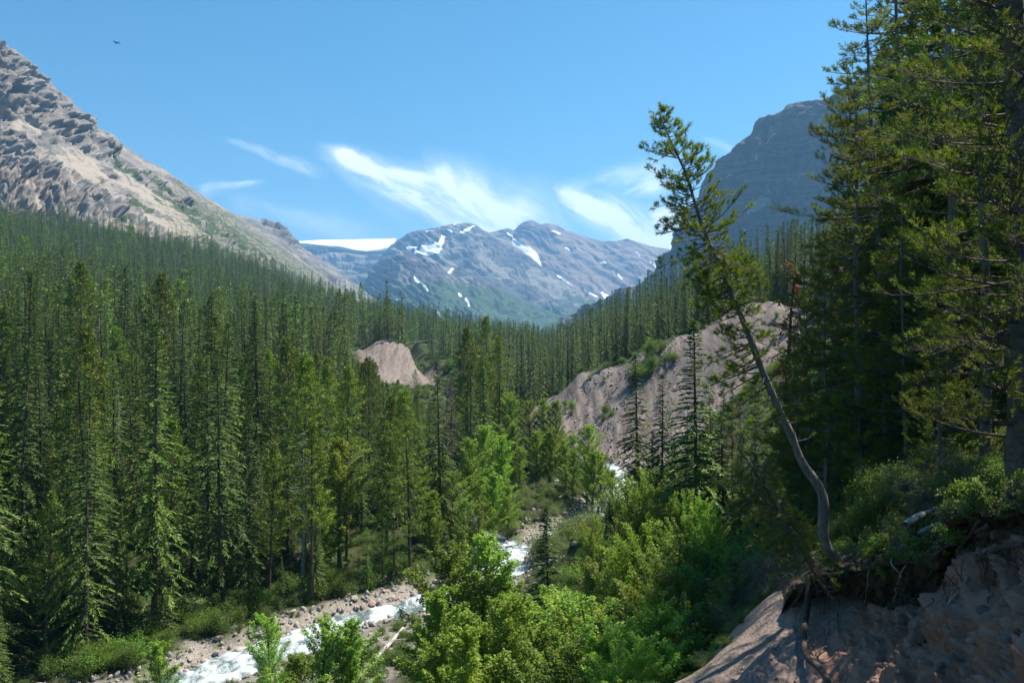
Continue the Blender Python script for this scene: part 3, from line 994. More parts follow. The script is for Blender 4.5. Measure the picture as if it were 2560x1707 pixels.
def blades(acc, C, D, L, W, roll, tint, shape='diamond'):
    """flat leaf or sprig shapes: from C along D, length L, width W, turned by roll about D"""
    n = len(C)
    D = unit(D)
    up = np.where(np.abs(D[:, 2:3]) < .95, np.array([[0, 0, 1.0]]), np.array([[1.0, 0, 0]]))
    S = unit(np.cross(D, up))
    Nn = np.cross(S, D)
    roll = np.asarray(roll)[:, None]
    S2 = S * np.cos(roll) + Nn * np.sin(roll)
    L = np.broadcast_to(L, (n,))[:, None]
    W = np.broadcast_to(W, (n,))[:, None]
    if shape == 'diamond':
        V = np.stack([C, C + D * L * .45 + S2 * W * .5, C + D * L, C + D * L * .45 - S2 * W * .5], 1).reshape(-1, 3)
        F = (np.arange(n) * 4)[:, None] + np.array([[0, 1, 2, 3]])
        k = 4
    else:
        V = np.stack([C + S2 * W * .5, C + D * L, C - S2 * W * .5], 1).reshape(-1, 3)
        F = (np.arange(n) * 3)[:, None] + np.array([[0, 1, 2]])
        k = 3
    acc.add(V, F, np.repeat(np.broadcast_to(tint, (n,)), k))


def conifer_mesh(seed, H=18.0, base=.08, Rm=1.9, NB=230, NS=24, sl=.42, sw=.12, mleaf=None, mbark=None, kind='spruce', gap=0.0, tr=.17, dead=0.0):
    """-> trunk mesh (with its boughs), crown mesh"""
    g = np.random.default_rng(seed)
    at, ac = Acc(), Acc()
    lean = g.normal(0, .012, 2)
    zz = np.linspace(0, 1, 9)
    sway = np.cumsum(g.normal(0, .012, (9, 2)), axis=0)
    sway -= sway[0]

    def axis(t):
        t = np.asarray(t)
        x = lean[0] * H * t + np.interp(t, zz, sway[:, 0]) * H * .12
        y = lean[1] * H * t + np.interp(t, zz, sway[:, 1]) * H * .12
        return np.stack([x, y, t * H], -1)
    tube(at, axis(zz), tr * (1 - zz * .95) + .012, 7)
    t = base + (1 - base) * (np.arange(NB) + g.random(NB)) / NB
    t = 1 - (1 - t) ** (1.0)
    if kind == 'spruce':
        prof = np.clip((1 - t) / (1 - base), 0, 1) ** .95
        prof *= 1 - .25 * ss(t, base + .25, base)
        L = Rm * prof * g.uniform(.68, 1.12, NB) + .12
        rise = .55 * t ** 2 - .12
        droop = .42 * (1 - t) + .1
    else:
        prof = np.clip((1 - t) / (1 - base), 0, 1) ** .72 * (1 - .35 * ss(t, base + .3, base))
        # irregular lobes
        lob = 1 + .45 * np.sin(t * 19 + seed) * g.uniform(.4, 1, NB)
        L = Rm * prof * g.uniform(.5, 1.15, NB) * lob + .15
        rise = .25 + .5 * t
        droop = .18
    az = np.arange(NB) * 2.39996 + g.normal(0, .35, NB)
    if gap > 0:
        keep = g.random(NB) > gap
        keep |= t > .8
        keep &= ~((pn(np.stack([t * 14, np.cos(az) * 1.1 + seed, np.sin(az) * 1.1], -1)) > .32) & (t < .85))
        t, L, az = t[keep], L[keep], az[keep]
        rise = rise[keep] if np.ndim(rise) else rise
        droop = droop[keep] if np.ndim(droop) else droop
    n = len(t)
    rise = np.broadcast_to(rise, (n,)) + g.normal(0, .07, n)
    droop = np.broadcast_to(droop, (n,))
    B0 = axis(t)
    hd = np.stack([np.cos(az), np.sin(az), az * 0], -1)

    def along(s):                                      # s (n,k)
        q = B0[:, None, :] + hd[:, None, :] * (L[:, None] * s)[..., None]
        q = q + np.array([0, 0, 1.0]) * (L[:, None] * (rise[:, None] * s - droop[:, None] * s * s))[..., None]
        return q
    e = along(np.array([[0, .5, 1.0]]) * np.ones((n, 1)))
    sticks(at, e[:, 0], e[:, 1], .035 * (1 - t) + .012, .02 * (1 - t) + .008)
    sticks(at, e[:, 1], e[:, 2], .02 * (1 - t) + .008, .005)
    if dead < 1:
        nb = np.maximum(3, (NS * (.25 + .75 * L / Rm)).astype(int))
        idx = np.repeat(np.arange(n), nb)
        m = len(idx)
        s = (g.random(m) ** (.75 if kind == 'spruce' else .5)) * .95 + .04
        q = B0[idx] + hd[idx] * (L[idx] * s)[:, None]
        q[:, 2] += L[idx] * (rise[idx] * s - droop[idx] * s * s)
        side = np.where(g.random(m) < .5, 1.0, -1.0) * g.uniform(.25, 1.15, m)
        sd = np.stack([-hd[idx, 1], hd[idx, 0], np.zeros(m)], -1)
        slope = rise[idx] - 2 * droop[idx] * s
        if kind == 'spruce':
            D = hd[idx] * np.cos(side)[:, None] + sd * np.sin(side)[:, None]
            D[:, 2] += slope * .6 + g.normal(-.12, .16, m)
            ll = sl * (1.15 - .5 * s) * g.uniform(.6, 1.3, m) * (.45 + .55 * np.clip(L[idx] / Rm, 0, 1))
            roll = g.normal(0, .55, m)
        else:
            D = g.normal(0, 1, (m, 3)) + hd[idx] * .9
            D[:, 2] += .7
            q += g.normal(0, .10, (m, 3)) * np.array([1, 1, .7])
            ll = sl * g.uniform(.6, 1.25, m)
            roll = g.uniform(0, 3.14, m)
        tb = g.random(n) * .75
        tint = np.clip(tb[idx] + .35 * s * g.random(m) - .05, 0, 1)
        blades(ac, q, D, ll, sw * g.uniform(.7, 1.3, m) * (ll / sl) ** .5, roll, tint)
        # leader
        mt = 14
        tt = 1 - np.linspace(0, .05, mt)
        qq = axis(tt)
        DD = np.stack([g.normal(0, .5, mt), g.normal(0, .5, mt), np.full(mt, .9)], -1)
        blades(ac, qq, DD, sl * .6, sw, g.uniform(0, 3, mt), .6)
    mb = mbark or M_BARK
    return at.mesh('trunk', mb, True), (ac.mesh('crown', mleaf) if ac.V else None)


def snag_mesh(seed, H=16, tr=.16, NB=70, Rm=1.4, red=False, mb=None, upto=1.0, crown=False):
    """a standing dead tree: bare trunk with broken and drooping boughs and fine twigs"""
    g = np.random.default_rng(seed)
    at, ac = Acc(), Acc()
    zz = np.linspace(0, 1, 10)
    sw_ = np.cumsum(g.normal(0, .02, (10, 2)), axis=0) * H * .12
    sw_ -= sw_[0]
    tube(at, np.stack([sw_[:, 0], sw_[:, 1], zz * H], -1), tr * (1 - zz * .93) + .01, 7)
    t = g.uniform(.16, .99, NB)
    az = g.uniform(0, 6.28, NB)
    L = Rm * (1 - t) ** .5 * g.uniform(.25, 1.2, NB) + .12
    b0 = np.stack([np.interp(t, zz, sw_[:, 0]), np.interp(t, zz, sw_[:, 1]), t * H], -1)
    hd = np.stack([np.cos(az), np.sin(az), g.normal(-.12, .22, NB)], -1)
    m_ = b0 + hd * L[:, None] * .55
    e_ = b0 + hd * L[:, None] + np.stack([t * 0, t * 0, g.normal(-.12, .2, NB) * L], -1)
    sticks(at, b0, m_, .03, .018)
    sticks(at, m_, e_, .018, .006)
    k = 9
    idx = np.repeat(np.arange(NB), k)
    s = g.uniform(.3, 1, NB * k)[:, None]
    q = b0[idx] + (e_[idx] - b0[idx]) * s
    D = g.normal(0, 1, (NB * k, 3)) + hd[idx] * .8
    D[:, 2] -= .25
    sticks(at, q, q + unit(D) * g.uniform(.12, .4, NB * k)[:, None], .008, .003)
    cr = None
    if crown:
        k = 46
        idx = np.repeat(np.arange(NB), k)
        s = g.uniform(.2, 1, NB * k)[:, None]
        q = b0[idx] + (e_[idx] - b0[idx]) * s + g.normal(0, .07, (NB * k, 3))
        blades(ac, q, g.normal(0, 1, (NB * k, 3)), .2, .045, g.uniform(0, 3, NB * k), g.random(NB * k))
        cr = ac.mesh('crown', M_RED if red else M_GREYN)
    return at.mesh('trunk', mb or M_DEAD, True), cr


def broadleaf_mesh(seed, H=12.0, W=2.0, NL=9000, leaf=.13, stems=1, base=.1, mleaf=None, mbark=None, spire=1.0, tr=.12, shoots=46, clump=.36):
    """cottonwood or birch: upright shoots on a trunk, each shoot a narrow plume of leaves"""
    g = np.random.default_rng(seed)
    at, ac = Acc(), Acc()
    zz = np.linspace(0, 1, 8)
    shootA, shootB = [], []
    for k in range(stems):
        a = g.uniform(0, 6.28)
        off = np.array([math.cos(a), math.sin(a)]) * (0 if stems == 1 else W * g.uniform(.15, .55))
        sw_ = np.cumsum(g.normal(0, .035, (8, 2)), axis=0) * H * .1
        h = H * (1 if k == 0 else g.uniform(.62, .93))
        ax = np.stack([off[0] * zz ** .7 + sw_[:, 0] - sw_[0, 0], off[1] * zz ** .7 + sw_[:, 1] - sw_[0, 1], zz * h], -1)
        tube(at, ax, tr * (1 - zz * .93) / (1 if stems == 1 else 1.5) + .006, 6)
        ns = shoots // stems
        t = base + (1 - base) * (np.arange(ns) + g.random(ns)) / ns
        az = np.arange(ns) * 2.4 + g.normal(0, .4, ns)
        env = np.sin(np.clip((t - base) / (1 - base) * 2.55 + .42, 0, math.pi)) ** .8
        L = W * env * g.uniform(.55, 1.15, ns) * 1.25 + .35
        b0 = np.stack([np.interp(t, zz, ax[:, c]) for c in range(3)], -1)
        out = g.uniform(.45, .8, ns) * (1.25 - .75 * t)
        D = unit(np.stack([np.cos(az) * out, np.sin(az) * out, np.full(ns, .95 * spire)], -1))
        e_ = b0 + D * L[:, None]
        e_[:, 2] = np.minimum(e_[:, 2], h * 1.04)
        shootA.append(b0); shootB.append(e_)
        sticks(at, b0, (b0 + e_) / 2 + g.normal(0, .05, b0.shape), .03 * (1.2 - t), .016)
        sticks(at, (b0 + e_) / 2, e_, .016, .005)
        shootA.append(ax[-2:-1] + 0); shootB.append(ax[-1:] + 0)
    A = np.concatenate(shootA); B = np.concatenate(shootB)
    n = len(A)
    Ls = np.linalg.norm(B - A, axis=1)
    idx = g.choice(n, NL, p=Ls / Ls.sum())
    s = g.random(NL) ** .7
    rad = clump * (1.25 - .85 * s) * (.5 + .5 * Ls[idx] / Ls.max())
    q = A[idx] + (B[idx] - A[idx]) * (s * 1.03)[:, None] + unit(g.normal(0, 1, (NL, 3))) * (rad * g.random(NL) ** .5)[:, None]
    D = g.normal(0, 1, (NL, 3))
    D[:, 2] -= .2
    tb = g.random(n) * .6
    blades(ac, q, D, leaf * g.uniform(.7, 1.25, NL), leaf * .8 * g.uniform(.7, 1.2, NL), g.uniform(0, 3.14, NL), np.clip(tb[idx] + g.random(NL) * .4, 0, 1))
    return at.mesh('trunk', mbark or M_BARKG, True), ac.mesh('crown', mleaf or M_COTTON)


def shrub_mesh(seed, H=1.8, W=1.6, NL=1500, leaf=.10, mleaf=None, stems=14, sag=0.0):
    g = np.random.default_rng(seed)
    at, ac = Acc(), Acc()
    az = g.uniform(0, 6.28, stems)
    out = g.uniform(.1, 1, stems) * W
    top = np.stack([np.cos(az) * out, np.sin(az) * out, H * g.uniform(.6, 1.05, stems) * (1 - .42 * (out / W) ** 2)], -1)
    mid = top * np.array([.35, .35, .55])
    z = np.zeros_like(top)
    z[:, 0] = np.cos(az) * .08; z[:, 1] = np.sin(az) * .08; z[:, 2] = -.15
    sticks(at, z, mid, .03, .018)
    sticks(at, mid, top, .018, .005)
    idx = g.integers(0, stems, NL)
    s = g.random(NL) ** .6
    q = np.where((s < .5)[:, None], z[idx] + (mid[idx] - z[idx]) * (s * 2)[:, None], mid[idx] + (top[idx] - mid[idx]) * (s * 2 - 1)[:, None])
    q = q + g.normal(0, 1, (NL, 3)) * np.array([.17, .17, .13]) * W * .8
    q[:, 2] = np.maximum(q[:, 2], .02)
    D = g.normal(0, 1, (NL, 3)); D[:, 2] += .5
    tb = g.random(stems) * .6
    blades(ac, q, D, leaf * g.uniform(.7, 1.3, NL), leaf * .55, g.uniform(0, 3.14, NL), np.clip(tb[idx] + g.random(NL) * .4, 0, 1))
    return at.mesh('stem', M_BARKG), ac.mesh('foliage', mleaf or M_UNDER)


# ---------------------------------------------------------------- close pines with real needle tufts
def tufts(acc, C, D, n_needles, nl, nw, g, tint, tl=.16):
    """bottle-brush tufts: needles round a short twig end"""
    m = len(C)
    idx = np.repeat(np.arange(m), n_needles)
    s = g.random(m * n_needles)
    Du = unit(D)[idx]
    q = C[idx] + Du * (s * tl)[:, None]
    rv = unit(g.normal(0, 1, (m * n_needles, 3)))
    rv = unit(rv - Du * (rv * Du).sum(1)[:, None])
    fwd = .45 + .9 * s
    nd = unit(Du * fwd[:, None] + rv)
    blades(acc, q, nd, nl * g.uniform(.75, 1.2, len(q)), nw, g.uniform(0, 3.14, len(q)), np.clip(np.repeat(tint, n_needles) + g.normal(0, .12, len(q)), 0, 1), 'tri')


def pine_close(seed, axis_pts, radii, br, mleaf, mbark, dens=1.0, needles=20, nl=.085, nw=.011, sides=10, twig_w=.006, tl=.16, tuft_gap=.17):
    """br: list of boughs (t along trunk 0..1, azimuth, length, rise, foliage 0..1)"""
    g = np.random.default_rng(seed)
    at, ab, ac = Acc(), Acc(), Acc()
    ax = np.asarray(axis_pts, dtype=np.float64)
    seg = np.concatenate([[0], np.cumsum(np.linalg.norm(np.diff(ax, axis=0), axis=1))])
    seg /= seg[-1]
    tt = np.linspace(0, 1, 46)
    # smooth the path
    path = np.stack([np.interp(tt, seg, ax[:, k]) for k in range(3)], -1)
    for _ in range(1):
        path[1:-1] = (path[:-2] + 2 * path[1:-1] + path[2:]) / 4
    rad = np.interp(tt, seg, radii)
    rad = rad * (1 + .06 * np.sin(tt * 70) + g.normal(0, .05, len(tt)))
    tube(at, path, rad, sides)
    C, D, T = [], [], []
    SA, SB, S0, S1 = [], [], [], []
    for (t, az, L, rise, fol) in br:
        p0 = np.array([np.interp(t, tt, path[:, k]) for k in range(3)])
        hd = np.array([math.cos(az), math.sin(az), 0])
        sd = np.array([-hd[1], hd[0], 0])
        nseg = max(3, int(L / .28))
        s = np.linspace(0, 1, nseg + 1)
        bend = g.normal(0, .10)
        wob_ = np.cumsum(g.normal(0, .05, nseg + 1))
        q = p0 + hd * (L * s)[:, None] + sd * (L * (bend * s * s + wob_ * .35 * s))[:, None]
        q[:, 2] += L * (rise * s + (.34 - .3 * (rise < 0)) * s * s * g.uniform(.3, 1.1) - .25 * s)
        r0 = .012 + .013 * L
        for i in range(nseg):
            SA.append(q[i]); SB.append(q[i + 1]); S0.append(r0 * (1 - s[i] * .85)); S1.append(r0 * (1 - s[i + 1] * .85))
        bt = g.uniform(.15, .85)
        # side twigs
        ntw = int(max(2, L / .15) * dens)
        for j in range(ntw):
            u_ = g.uniform(.22, 1.0) if fol > .6 else g.uniform(.5, 1.0)
            i = min(int(u_ * nseg), nseg - 1)
            f = u_ * nseg - i
            a = q[i] + (q[i + 1] - q[i]) * f
            dd = unit(q[i + 1] - q[i])
            side = sd * (1 if j % 2 else -1) * g.uniform(.5, 1.2)
            tdir = unit(dd * g.uniform(.5, 1.0) + side + np.array([0, 0, g.uniform(-.1, .75)]))
            tl_ = g.uniform(.12, .5) * (1.15 - u_ * .6) * min(1.0, .5 + L * .3)
            e = a + tdir * tl_ + np.array([0, 0, tl_ * .25])
            SA.append(a); SB.append(e); S0.append(twig_w * 1.5); S1.append(twig_w)
            if g.random() < fol:
                nt = max(1, int(tl_ / tuft_gap))
                for h in range(nt):
                    C.append(a + (e - a) * (1 - h * .5 / max(1, nt)) - tdir * .05)
                    D.append(tdir + np.array([0, 0, .35]))
                    T.append(bt + g.normal(0, .12))
        if g.random() < fol + .2:
            C.append(q[-1] - hd * .05); D.append(unit(q[-1] - q[-2]) + np.array([0, 0, .3])); T.append(bt)
    if SA:
        sticks(ab, np.array(SA), np.array(SB), np.array(S0), np.array(S1))
    if C:
        tufts(ac, np.array(C), np.array(D), needles, nl, nw, g, np.array(T), tl)
    return at.mesh('trunk', mbark, True), ab.mesh('boughs', mbark), (ac.mesh('crown', mleaf) if C else None)
# ---------------------------------------------------------------- creek
m_w, n = mat('creek_water')
p = pos(n)
f1 = n.noise(n.mapping(p, rot=(0, 0, .6), scale=(1.1, .55, 1)), 1.0, 7, .68, .8)
f2 = n.noise(p, 4.5, 5, .7)
fo = n.mr(n.m('ADD', n.m('ADD', f1, n.m('MULTIPLY', f2, .35)), n.m('MULTIPLY', attr(n, 'foam'), .28)), .70, 1.0)
colw = n.mix(fo, (.085, .13, .145), (.47, .53, .565))
nb = bump(n, n.m('ADD', f1, n.m('MULTIPLY', f2, .6)), .9, .22)
finish(n, n.n('ShaderNodeBsdfPrincipled', ins={'Base Color': colw, 'Roughness': n.mr(fo, 0, 1, .12, .55), 'Normal': nb, 'Specular IOR Level': .5}).outputs[0])


def water_strip(name, path, halfw, lift, ns, foam_amp):
    pth = np.array(path, dtype=float)
    seg = np.concatenate([[0], np.cumsum(np.hypot(*np.diff(pth, axis=0).T))])
    s = np.linspace(0, seg[-1], ns)
    c = np.stack([np.interp(s, seg, pth[:, 0]), np.interp(s, seg, pth[:, 1])], -1)
    for _ in range(6):
        c[1:-1] = (c[:-2] + 2 * c[1:-1] + c[2:]) / 4
    t = unit(np.gradient(c, axis=0))
    nrm = np.stack([-t[:, 1], t[:, 0]], -1)
    k = np.linspace(-1, 1, 25)
    hw = halfw(c[:, 1])
    G = c[:, None, :] + nrm[:, None, :] * (hw[:, None] * k[None, :])[..., None]
    x, y = G[..., 0], G[..., 1]
    q = np.stack([x, y, x * 0], -1)
    step = fbm(np.stack([(s / 2.6)[:, None] + k[None, :] * .4, k[None, :] * 1.2 + s[:, None] * 0, s[:, None] * 0 + k * 0], -1), 3)
    z = zc(y) + lift + fbm(q / .9, 4) * .20 + step * .32 + fbm(q / .3, 2) * .07 - .25 * np.abs(k[None, :]) ** 4
    foam = ss(step, -.2, .25) * foam_amp + foam_amp * .45 * (1 - np.abs(k[None, :]))
    me = mesh_np(name, np.stack([x, y, z], -1).reshape(-1, 3), grid_faces(ns, len(k)), [m_w], True, dict(foam=foam.ravel()))
    return tag(link(name, me), kind='structure')


water_strip('creek', CREEK[:17], lambda y: creek_w(y) + .5, -.02, 900, 1.0)
water_strip('side_channel', SIDE, lambda y: 1.7 + 0 * y, .08, 160, .6)

# ---------------------------------------------------------------- prototype meshes
SPR = [conifer_mesh(100 + i, H=18, base=[.05, .10, .07, .14][i], Rm=[3.1, 2.6, 3.5, 2.9][i], NB=270, NS=56, sl=.48, sw=.085, mleaf=M_SPRUCE, gap=.08) for i in range(4)]
FIR = [conifer_mesh(200 + i, H=15, base=.03, Rm=[2.1, 2.5, 2.0][i], NB=230, NS=40, sl=.38, sw=.085, mleaf=M_SPRUCE, tr=.13) for i in range(3)]
PIN = [conifer_mesh(300 + i, H=20, base=[.3, .38, .22, .32][i], Rm=[3.5, 3.2, 3.9, 3.4][i], NB=210, NS=78, sl=.33, sw=.078, mleaf=M_FIRY, kind='pine', gap=.1, tr=.2) for i in range(4)]
SPR_L = [conifer_mesh(400 + i, H=18, base=.06, Rm=[2.9, 3.3, 2.6][i], NB=125, NS=18, sl=.75, sw=.19, mleaf=M_SPRUCE, gap=.05) for i in range(3)]
PIN_L = [conifer_mesh(420 + i, H=18, base=.2, Rm=3.3, NB=100, NS=24, sl=.55, sw=.2, mleaf=M_FIRY, kind='pine', gap=.08) for i in range(2)]
BSP = [conifer_mesh(450 + i, H=13, base=[.12, .05][i], Rm=[2.1, 2.5][i], NB=[170, 210][i], NS=84, sl=.42, sw=.11, mleaf=M_SPRUCE, gap=[.2, .06][i], tr=.12) for i in range(2)]
SNG = [snag_mesh(500 + i, H=16, NB=[90, 60][i], Rm=1.3) for i in range(2)]
SNB = [snag_mesh(520, H=16, NB=90, Rm=1.6, mb=M_BARKG, crown=True)]
SNR = [snag_mesh(530, H=12, NB=80, Rm=1.5, mb=M_BARK, crown=True, red=True)]
COT = [broadleaf_mesh(600 + i, H=12, W=[1.9, 2.2, 1.7][i], NL=14500, leaf=.10, shoots=[50, 60, 44][i], base=.12) for i in range(3)]
SAP = [broadleaf_mesh(620 + i, H=6, W=1.0, NL=6500, leaf=.085, shoots=30, base=.05, tr=.05, clump=.22) for i in range(2)]
MUL = [broadleaf_mesh(640 + i, H=8, W=2.2, NL=11000, leaf=.11, shoots=66, stems=3, base=.08, tr=.09, clump=.36) for i in range(2)]
SHR = [shrub_mesh(700 + i, H=1.9, W=1.5, NL=2800, leaf=.10, mleaf=M_UNDER) for i in range(2)]
WIL = [shrub_mesh(720 + i, H=2.0, W=1.7, NL=3000, leaf=.11, mleaf=M_WILLOW, stems=20) for i in range(2)]
HERB = [shrub_mesh(740, H=.7, W=.9, NL=520, leaf=.12, mleaf=M_UNDER, stems=8), shrub_mesh(741, H=.6, W=.8, NL=480, leaf=.11, mleaf=M_WILLOW, stems=8)]

COLORS = {'dark green': (.70, .78, .60), 'mid green': (1.0, 1.0, 1.0), 'yellow-green': (1.25, 1.15, .9), 'grey-green': (1.08, 1.0, 1.12), 'bright green': (1.15, 1.18, .95), 'olive': (1.15, 1.03, .85)}


def plant(name, meshes, x, y, h_rel, rz, label, cat, group=None, colour='mid green', z=None, tilt=(0, 0), widen=1.0, parts=('trunk', 'crown')):
    """a thing: an Empty at the foot and its parts"""
    e = bpy.data.objects.new(name, None)
    COL.objects.link(e)
    e.empty_display_size = .3
    e.location = (x, y, (ground1(x, y) if z is None else z) - .12 * h_rel)
    e.rotation_euler = (tilt[0], tilt[1], rz)
    e.scale = (h_rel * widen, h_rel * widen, h_rel)
    c = COLORS[colour]
    for nm, me in zip(parts, meshes):
        if me is None:
            continue
        o = link(nm, me, e)
        o.color = (*c, 1)
    tag(e, label, cat, group)
    return e


def proj(x, y, z):
    return 512 + x / y * FPX, 341 - z / y * FPX


# ---------------------------------------------------------------- where the forest stands
def scatter(n, seed):
    """candidate points over the wedge in view, about even in the picture's depth"""
    g = np.random.default_rng(seed)
    th_ = g.uniform(R(-37), R(38), n)
    r_ = np.sqrt(g.uniform(52 ** 2, 1000 ** 2, n))
    return r_ * np.sin(th_), r_ * np.cos(th_), g.random(n)


def creek_x(y):
    c = np.array(CREEK[2:])
    return np.interp(y, c[:, 1], c[:, 0])


def thin(x, y, r, pre=None):
    """poisson thinning with a hash grid; radius grows with distance"""
    cell = {}
    keep = []
    if pre is not None:
        for (a, b) in pre:
            cell.setdefault((int(a // 4), int(b // 4)), []).append((a, b))
    for i in range(len(x)):
        a, b = x[i], y[i]
        rad = r[i]
        ci, cj = int(a // 4), int(b // 4)
        k = int(rad // 4) + 1
        ok = True
        for di in range(-k, k + 1):
            for dj in range(-k, k + 1):
                for (p_, q_) in cell.get((ci + di, cj + dj), ()):
                    if (p_ - a) ** 2 + (q_ - b) ** 2 < rad * rad:
                        ok = False
                        break
                if not ok: break
            if not ok: break
        if ok:
            keep.append(i)
            cell.setdefault((ci, cj), []).append((a, b))
    return np.array(keep)


def forest_ok(x, y):
    dc, ds = creek_d(x, y)
    cx = creek_x(y)
    lx = cx - x                                        # metres left of the creek
    left = (lx > np.where(y < 92, 6.5, 19)) & (y > 58)
    left &= ~((y < 74) & (lx < 9))
    left |= (y > 168) & (dc > 7)
    ridge = (y > 150) & (x > cx + 10)
    scar = (poly_soft(x, y, RIGHT_SCAR, 1.0) > .3) | (poly_soft(x, y, LEFT_SCAR, 3.0) > .2)
    # keep the lower end of the right side and the talus clear; the terrace forest stands behind the scar's edge
    edge = np.array([(4, 186), (8, 207), (14, 203), (22, 200), (30, 192), (40, 188), (48, 185), (56, 182), (63, 178), (67, 166), (64, 150), (70, 120), (110, 100)])
    t = (x > 4) & (y < 215)
    yy = np.interp(x, edge[:, 0], edge[:, 1])
    ridge &= ~(t & (y < yy))
    right_slope = (x > 46) & (y > 60) & (y < 150) & (x < 90) & (y < yy + 200) & (x > 40 + (y - 60) * .2)
    below_scar = (x > -50) & (x < cx - 4) & (y > 250) & (y < 305)
    return ((left & (x < cx)) | ridge | right_slope) & ~scar & (dc > 4.5)


WID = {'cottonwood': 1.85, 'young_cottonwood': 1.3, 'spruce_tree': 1.2}
# the notable trees first, so that the forest keeps clear of them
fixed = []


def at_px(u, Y, dx=0, dy=0):
    return (u - 512) / FPX * Y + dx, Y + dy


def fx(name, meshes, u, vtop, Y, label, cat, H0, colour='mid green', group=None, vbase=None, widen=1.0, parts=('trunk', 'crown'), tilt=(0, 0), rz=None):
    """a tree whose top reaches picture row vtop at distance Y"""
    x, y = at_px(u, Y)
    zg = ground1(x, y) if vbase is None else min(ground1(x, y), (341 - vbase) / FPX * Y)
    ztop = (341 - vtop) / FPX * Y
    h = max(.12, (ztop - zg) / H0)
    fixed.append((x, y))
    return plant(name, meshes, x, y, h, rnd.uniform(0, 6.28) if rz is None else rz, label, cat, group, colour, z=zg, widen=widen * WID.get(name, 1.0), parts=parts, tilt=tilt)


LC = 'cottonwoods on the valley floor'
LS = 'spruces on the near slope and valley floor'
# cottonwoods in the foreground
fx('cottonwood', COT[0], 482, 541, 45, 'tallest leafy cottonwood in the foreground cluster, slender with pale trunk', 'tree', 12, 'bright green', LC)
fx('cottonwood', COT[1], 451, 553, 44, 'bushy green cottonwood just left of the tallest foreground one', 'tree', 12, 'mid green', LC)
fx('cottonwood', COT[2], 436, 590, 41, 'lower cottonwood at the left edge of the foreground cluster', 'tree', 12, 'bright green', LC)
fx('cottonwood', COT[1], 507, 604, 39, 'cottonwood right of the tallest foreground one, leaning over pale gravel', 'tree', 12, 'bright green', LC)
fx('cottonwood', COT[2], 466, 628, 36, 'pale leafed cottonwood at the bottom edge in front of the foreground cluster', 'tree', 12, 'yellow-green', LC)
fx('young_cottonwood', SAP[0], 540, 628, 37, 'young cottonwood between the foreground cluster and the dark young spruce', 'tree', 6, 'bright green', LC)
fx('cottonwood', MUL[0], 576, 590, 46, 'rounded multi-stemmed cottonwood right of the dark young spruce', 'tree', 8, 'yellow-green', LC)
fx('young_cottonwood', SAP[1], 600, 640, 33, 'small bright cottonwood at the bottom edge below the rounded one', 'tree', 6, 'bright green', LC)
fx('cottonwood', MUL[1], 632, 528, 50, 'tall spired green alder clump on the near slope right of the creek', 'tree', 8, 'bright green', LC, widen=.8)
fx('cottonwood', MUL[0], 668, 536, 45, 'broad bright alder clump on the near slope below the shaded bank', 'tree', 8, 'bright green', LC)
fx('cottonwood', MUL[1], 650, 580, 40, 'pale green alder clump low on the near slope, left of the pale bushes', 'tree', 8, 'yellow-green', LC)
fx('cottonwood', MUL[0], 690, 562, 42, 'leafy alder clump on the near slope beside the small dark firs', 'tree', 8, 'mid green', LC)
fx('cottonwood', MUL[1], 616, 600, 38, 'bushy green alder at the foot of the near slope', 'tree', 8, 'mid green', LC)
fx('cottonwood', MUL[0], 655, 640, 29, 'bright alder at the bottom edge left of the pale bare slope', 'tree', 8, 'bright green', LC)
fx('cottonwood', MUL[1], 560, 655, 33, 'green alder at the bottom edge near the middle of the picture', 'tree', 8, 'mid green', LC)
fx('cottonwood', MUL[1], 628, 655, 28, 'low yellow-green alder at the bottom edge', 'tree', 8, 'yellow-green', LC)
fx('cottonwood', MUL[0], 596, 560, 56, 'feathery green alder behind the rounded cottonwood', 'tree', 8, 'mid green', LC, widen=.8)
fx('cottonwood', COT[0], 500, 572, 46, 'right-hand companion of the tallest foreground cottonwood', 'tree', 12, 'bright green', LC)
fx('cottonwood', COT[2], 464, 560, 48, 'cottonwood half hidden behind the tallest foreground one', 'tree', 12, 'mid green', LC)
fx('cottonwood', COT[1], 524, 602, 41, 'leafy cottonwood between the foreground cluster and the young dark spruce', 'tree', 12, 'bright green', LC)
fx('cottonwood', COT[0], 440, 640, 38, 'short full cottonwood at the bottom left of the foreground cluster', 'tree', 12, 'bright green', LC)
fx('cottonwood', MUL[0], 700, 538, 47, 'bright alder clump high on the near slope under the grey brush', 'tree', 8, 'bright green', LC)
fx('cottonwood', MUL[1], 722, 572, 38, 'small bright alder at the upper edge of the pale slope', 'tree', 8, 'yellow-green', LC)
fx('cottonwood', MUL[1], 678, 598, 34, 'bright alder low on the near slope beside the pale slope', 'tree', 8, 'bright green', LC)
fx('cottonwood', MUL[0], 612, 556, 54, 'upright alder behind the rounded cottonwood, close to the creek', 'tree', 8, 'yellow-green', LC)
fx('cottonwood', MUL[1], 588, 622, 36, 'yellow-green alder at the bottom right of the rounded cottonwood', 'tree', 8, 'yellow-green', LC)
fx('cottonwood', MUL[0], 640, 606, 34, 'full bright alder in the middle of the near slope', 'tree', 8, 'bright green', LC)
fx('cottonwood', MUL[0], 737, 548, 42, 'dark leafy alder beneath the small drooping pine', 'tree', 8, 'mid green', LC)
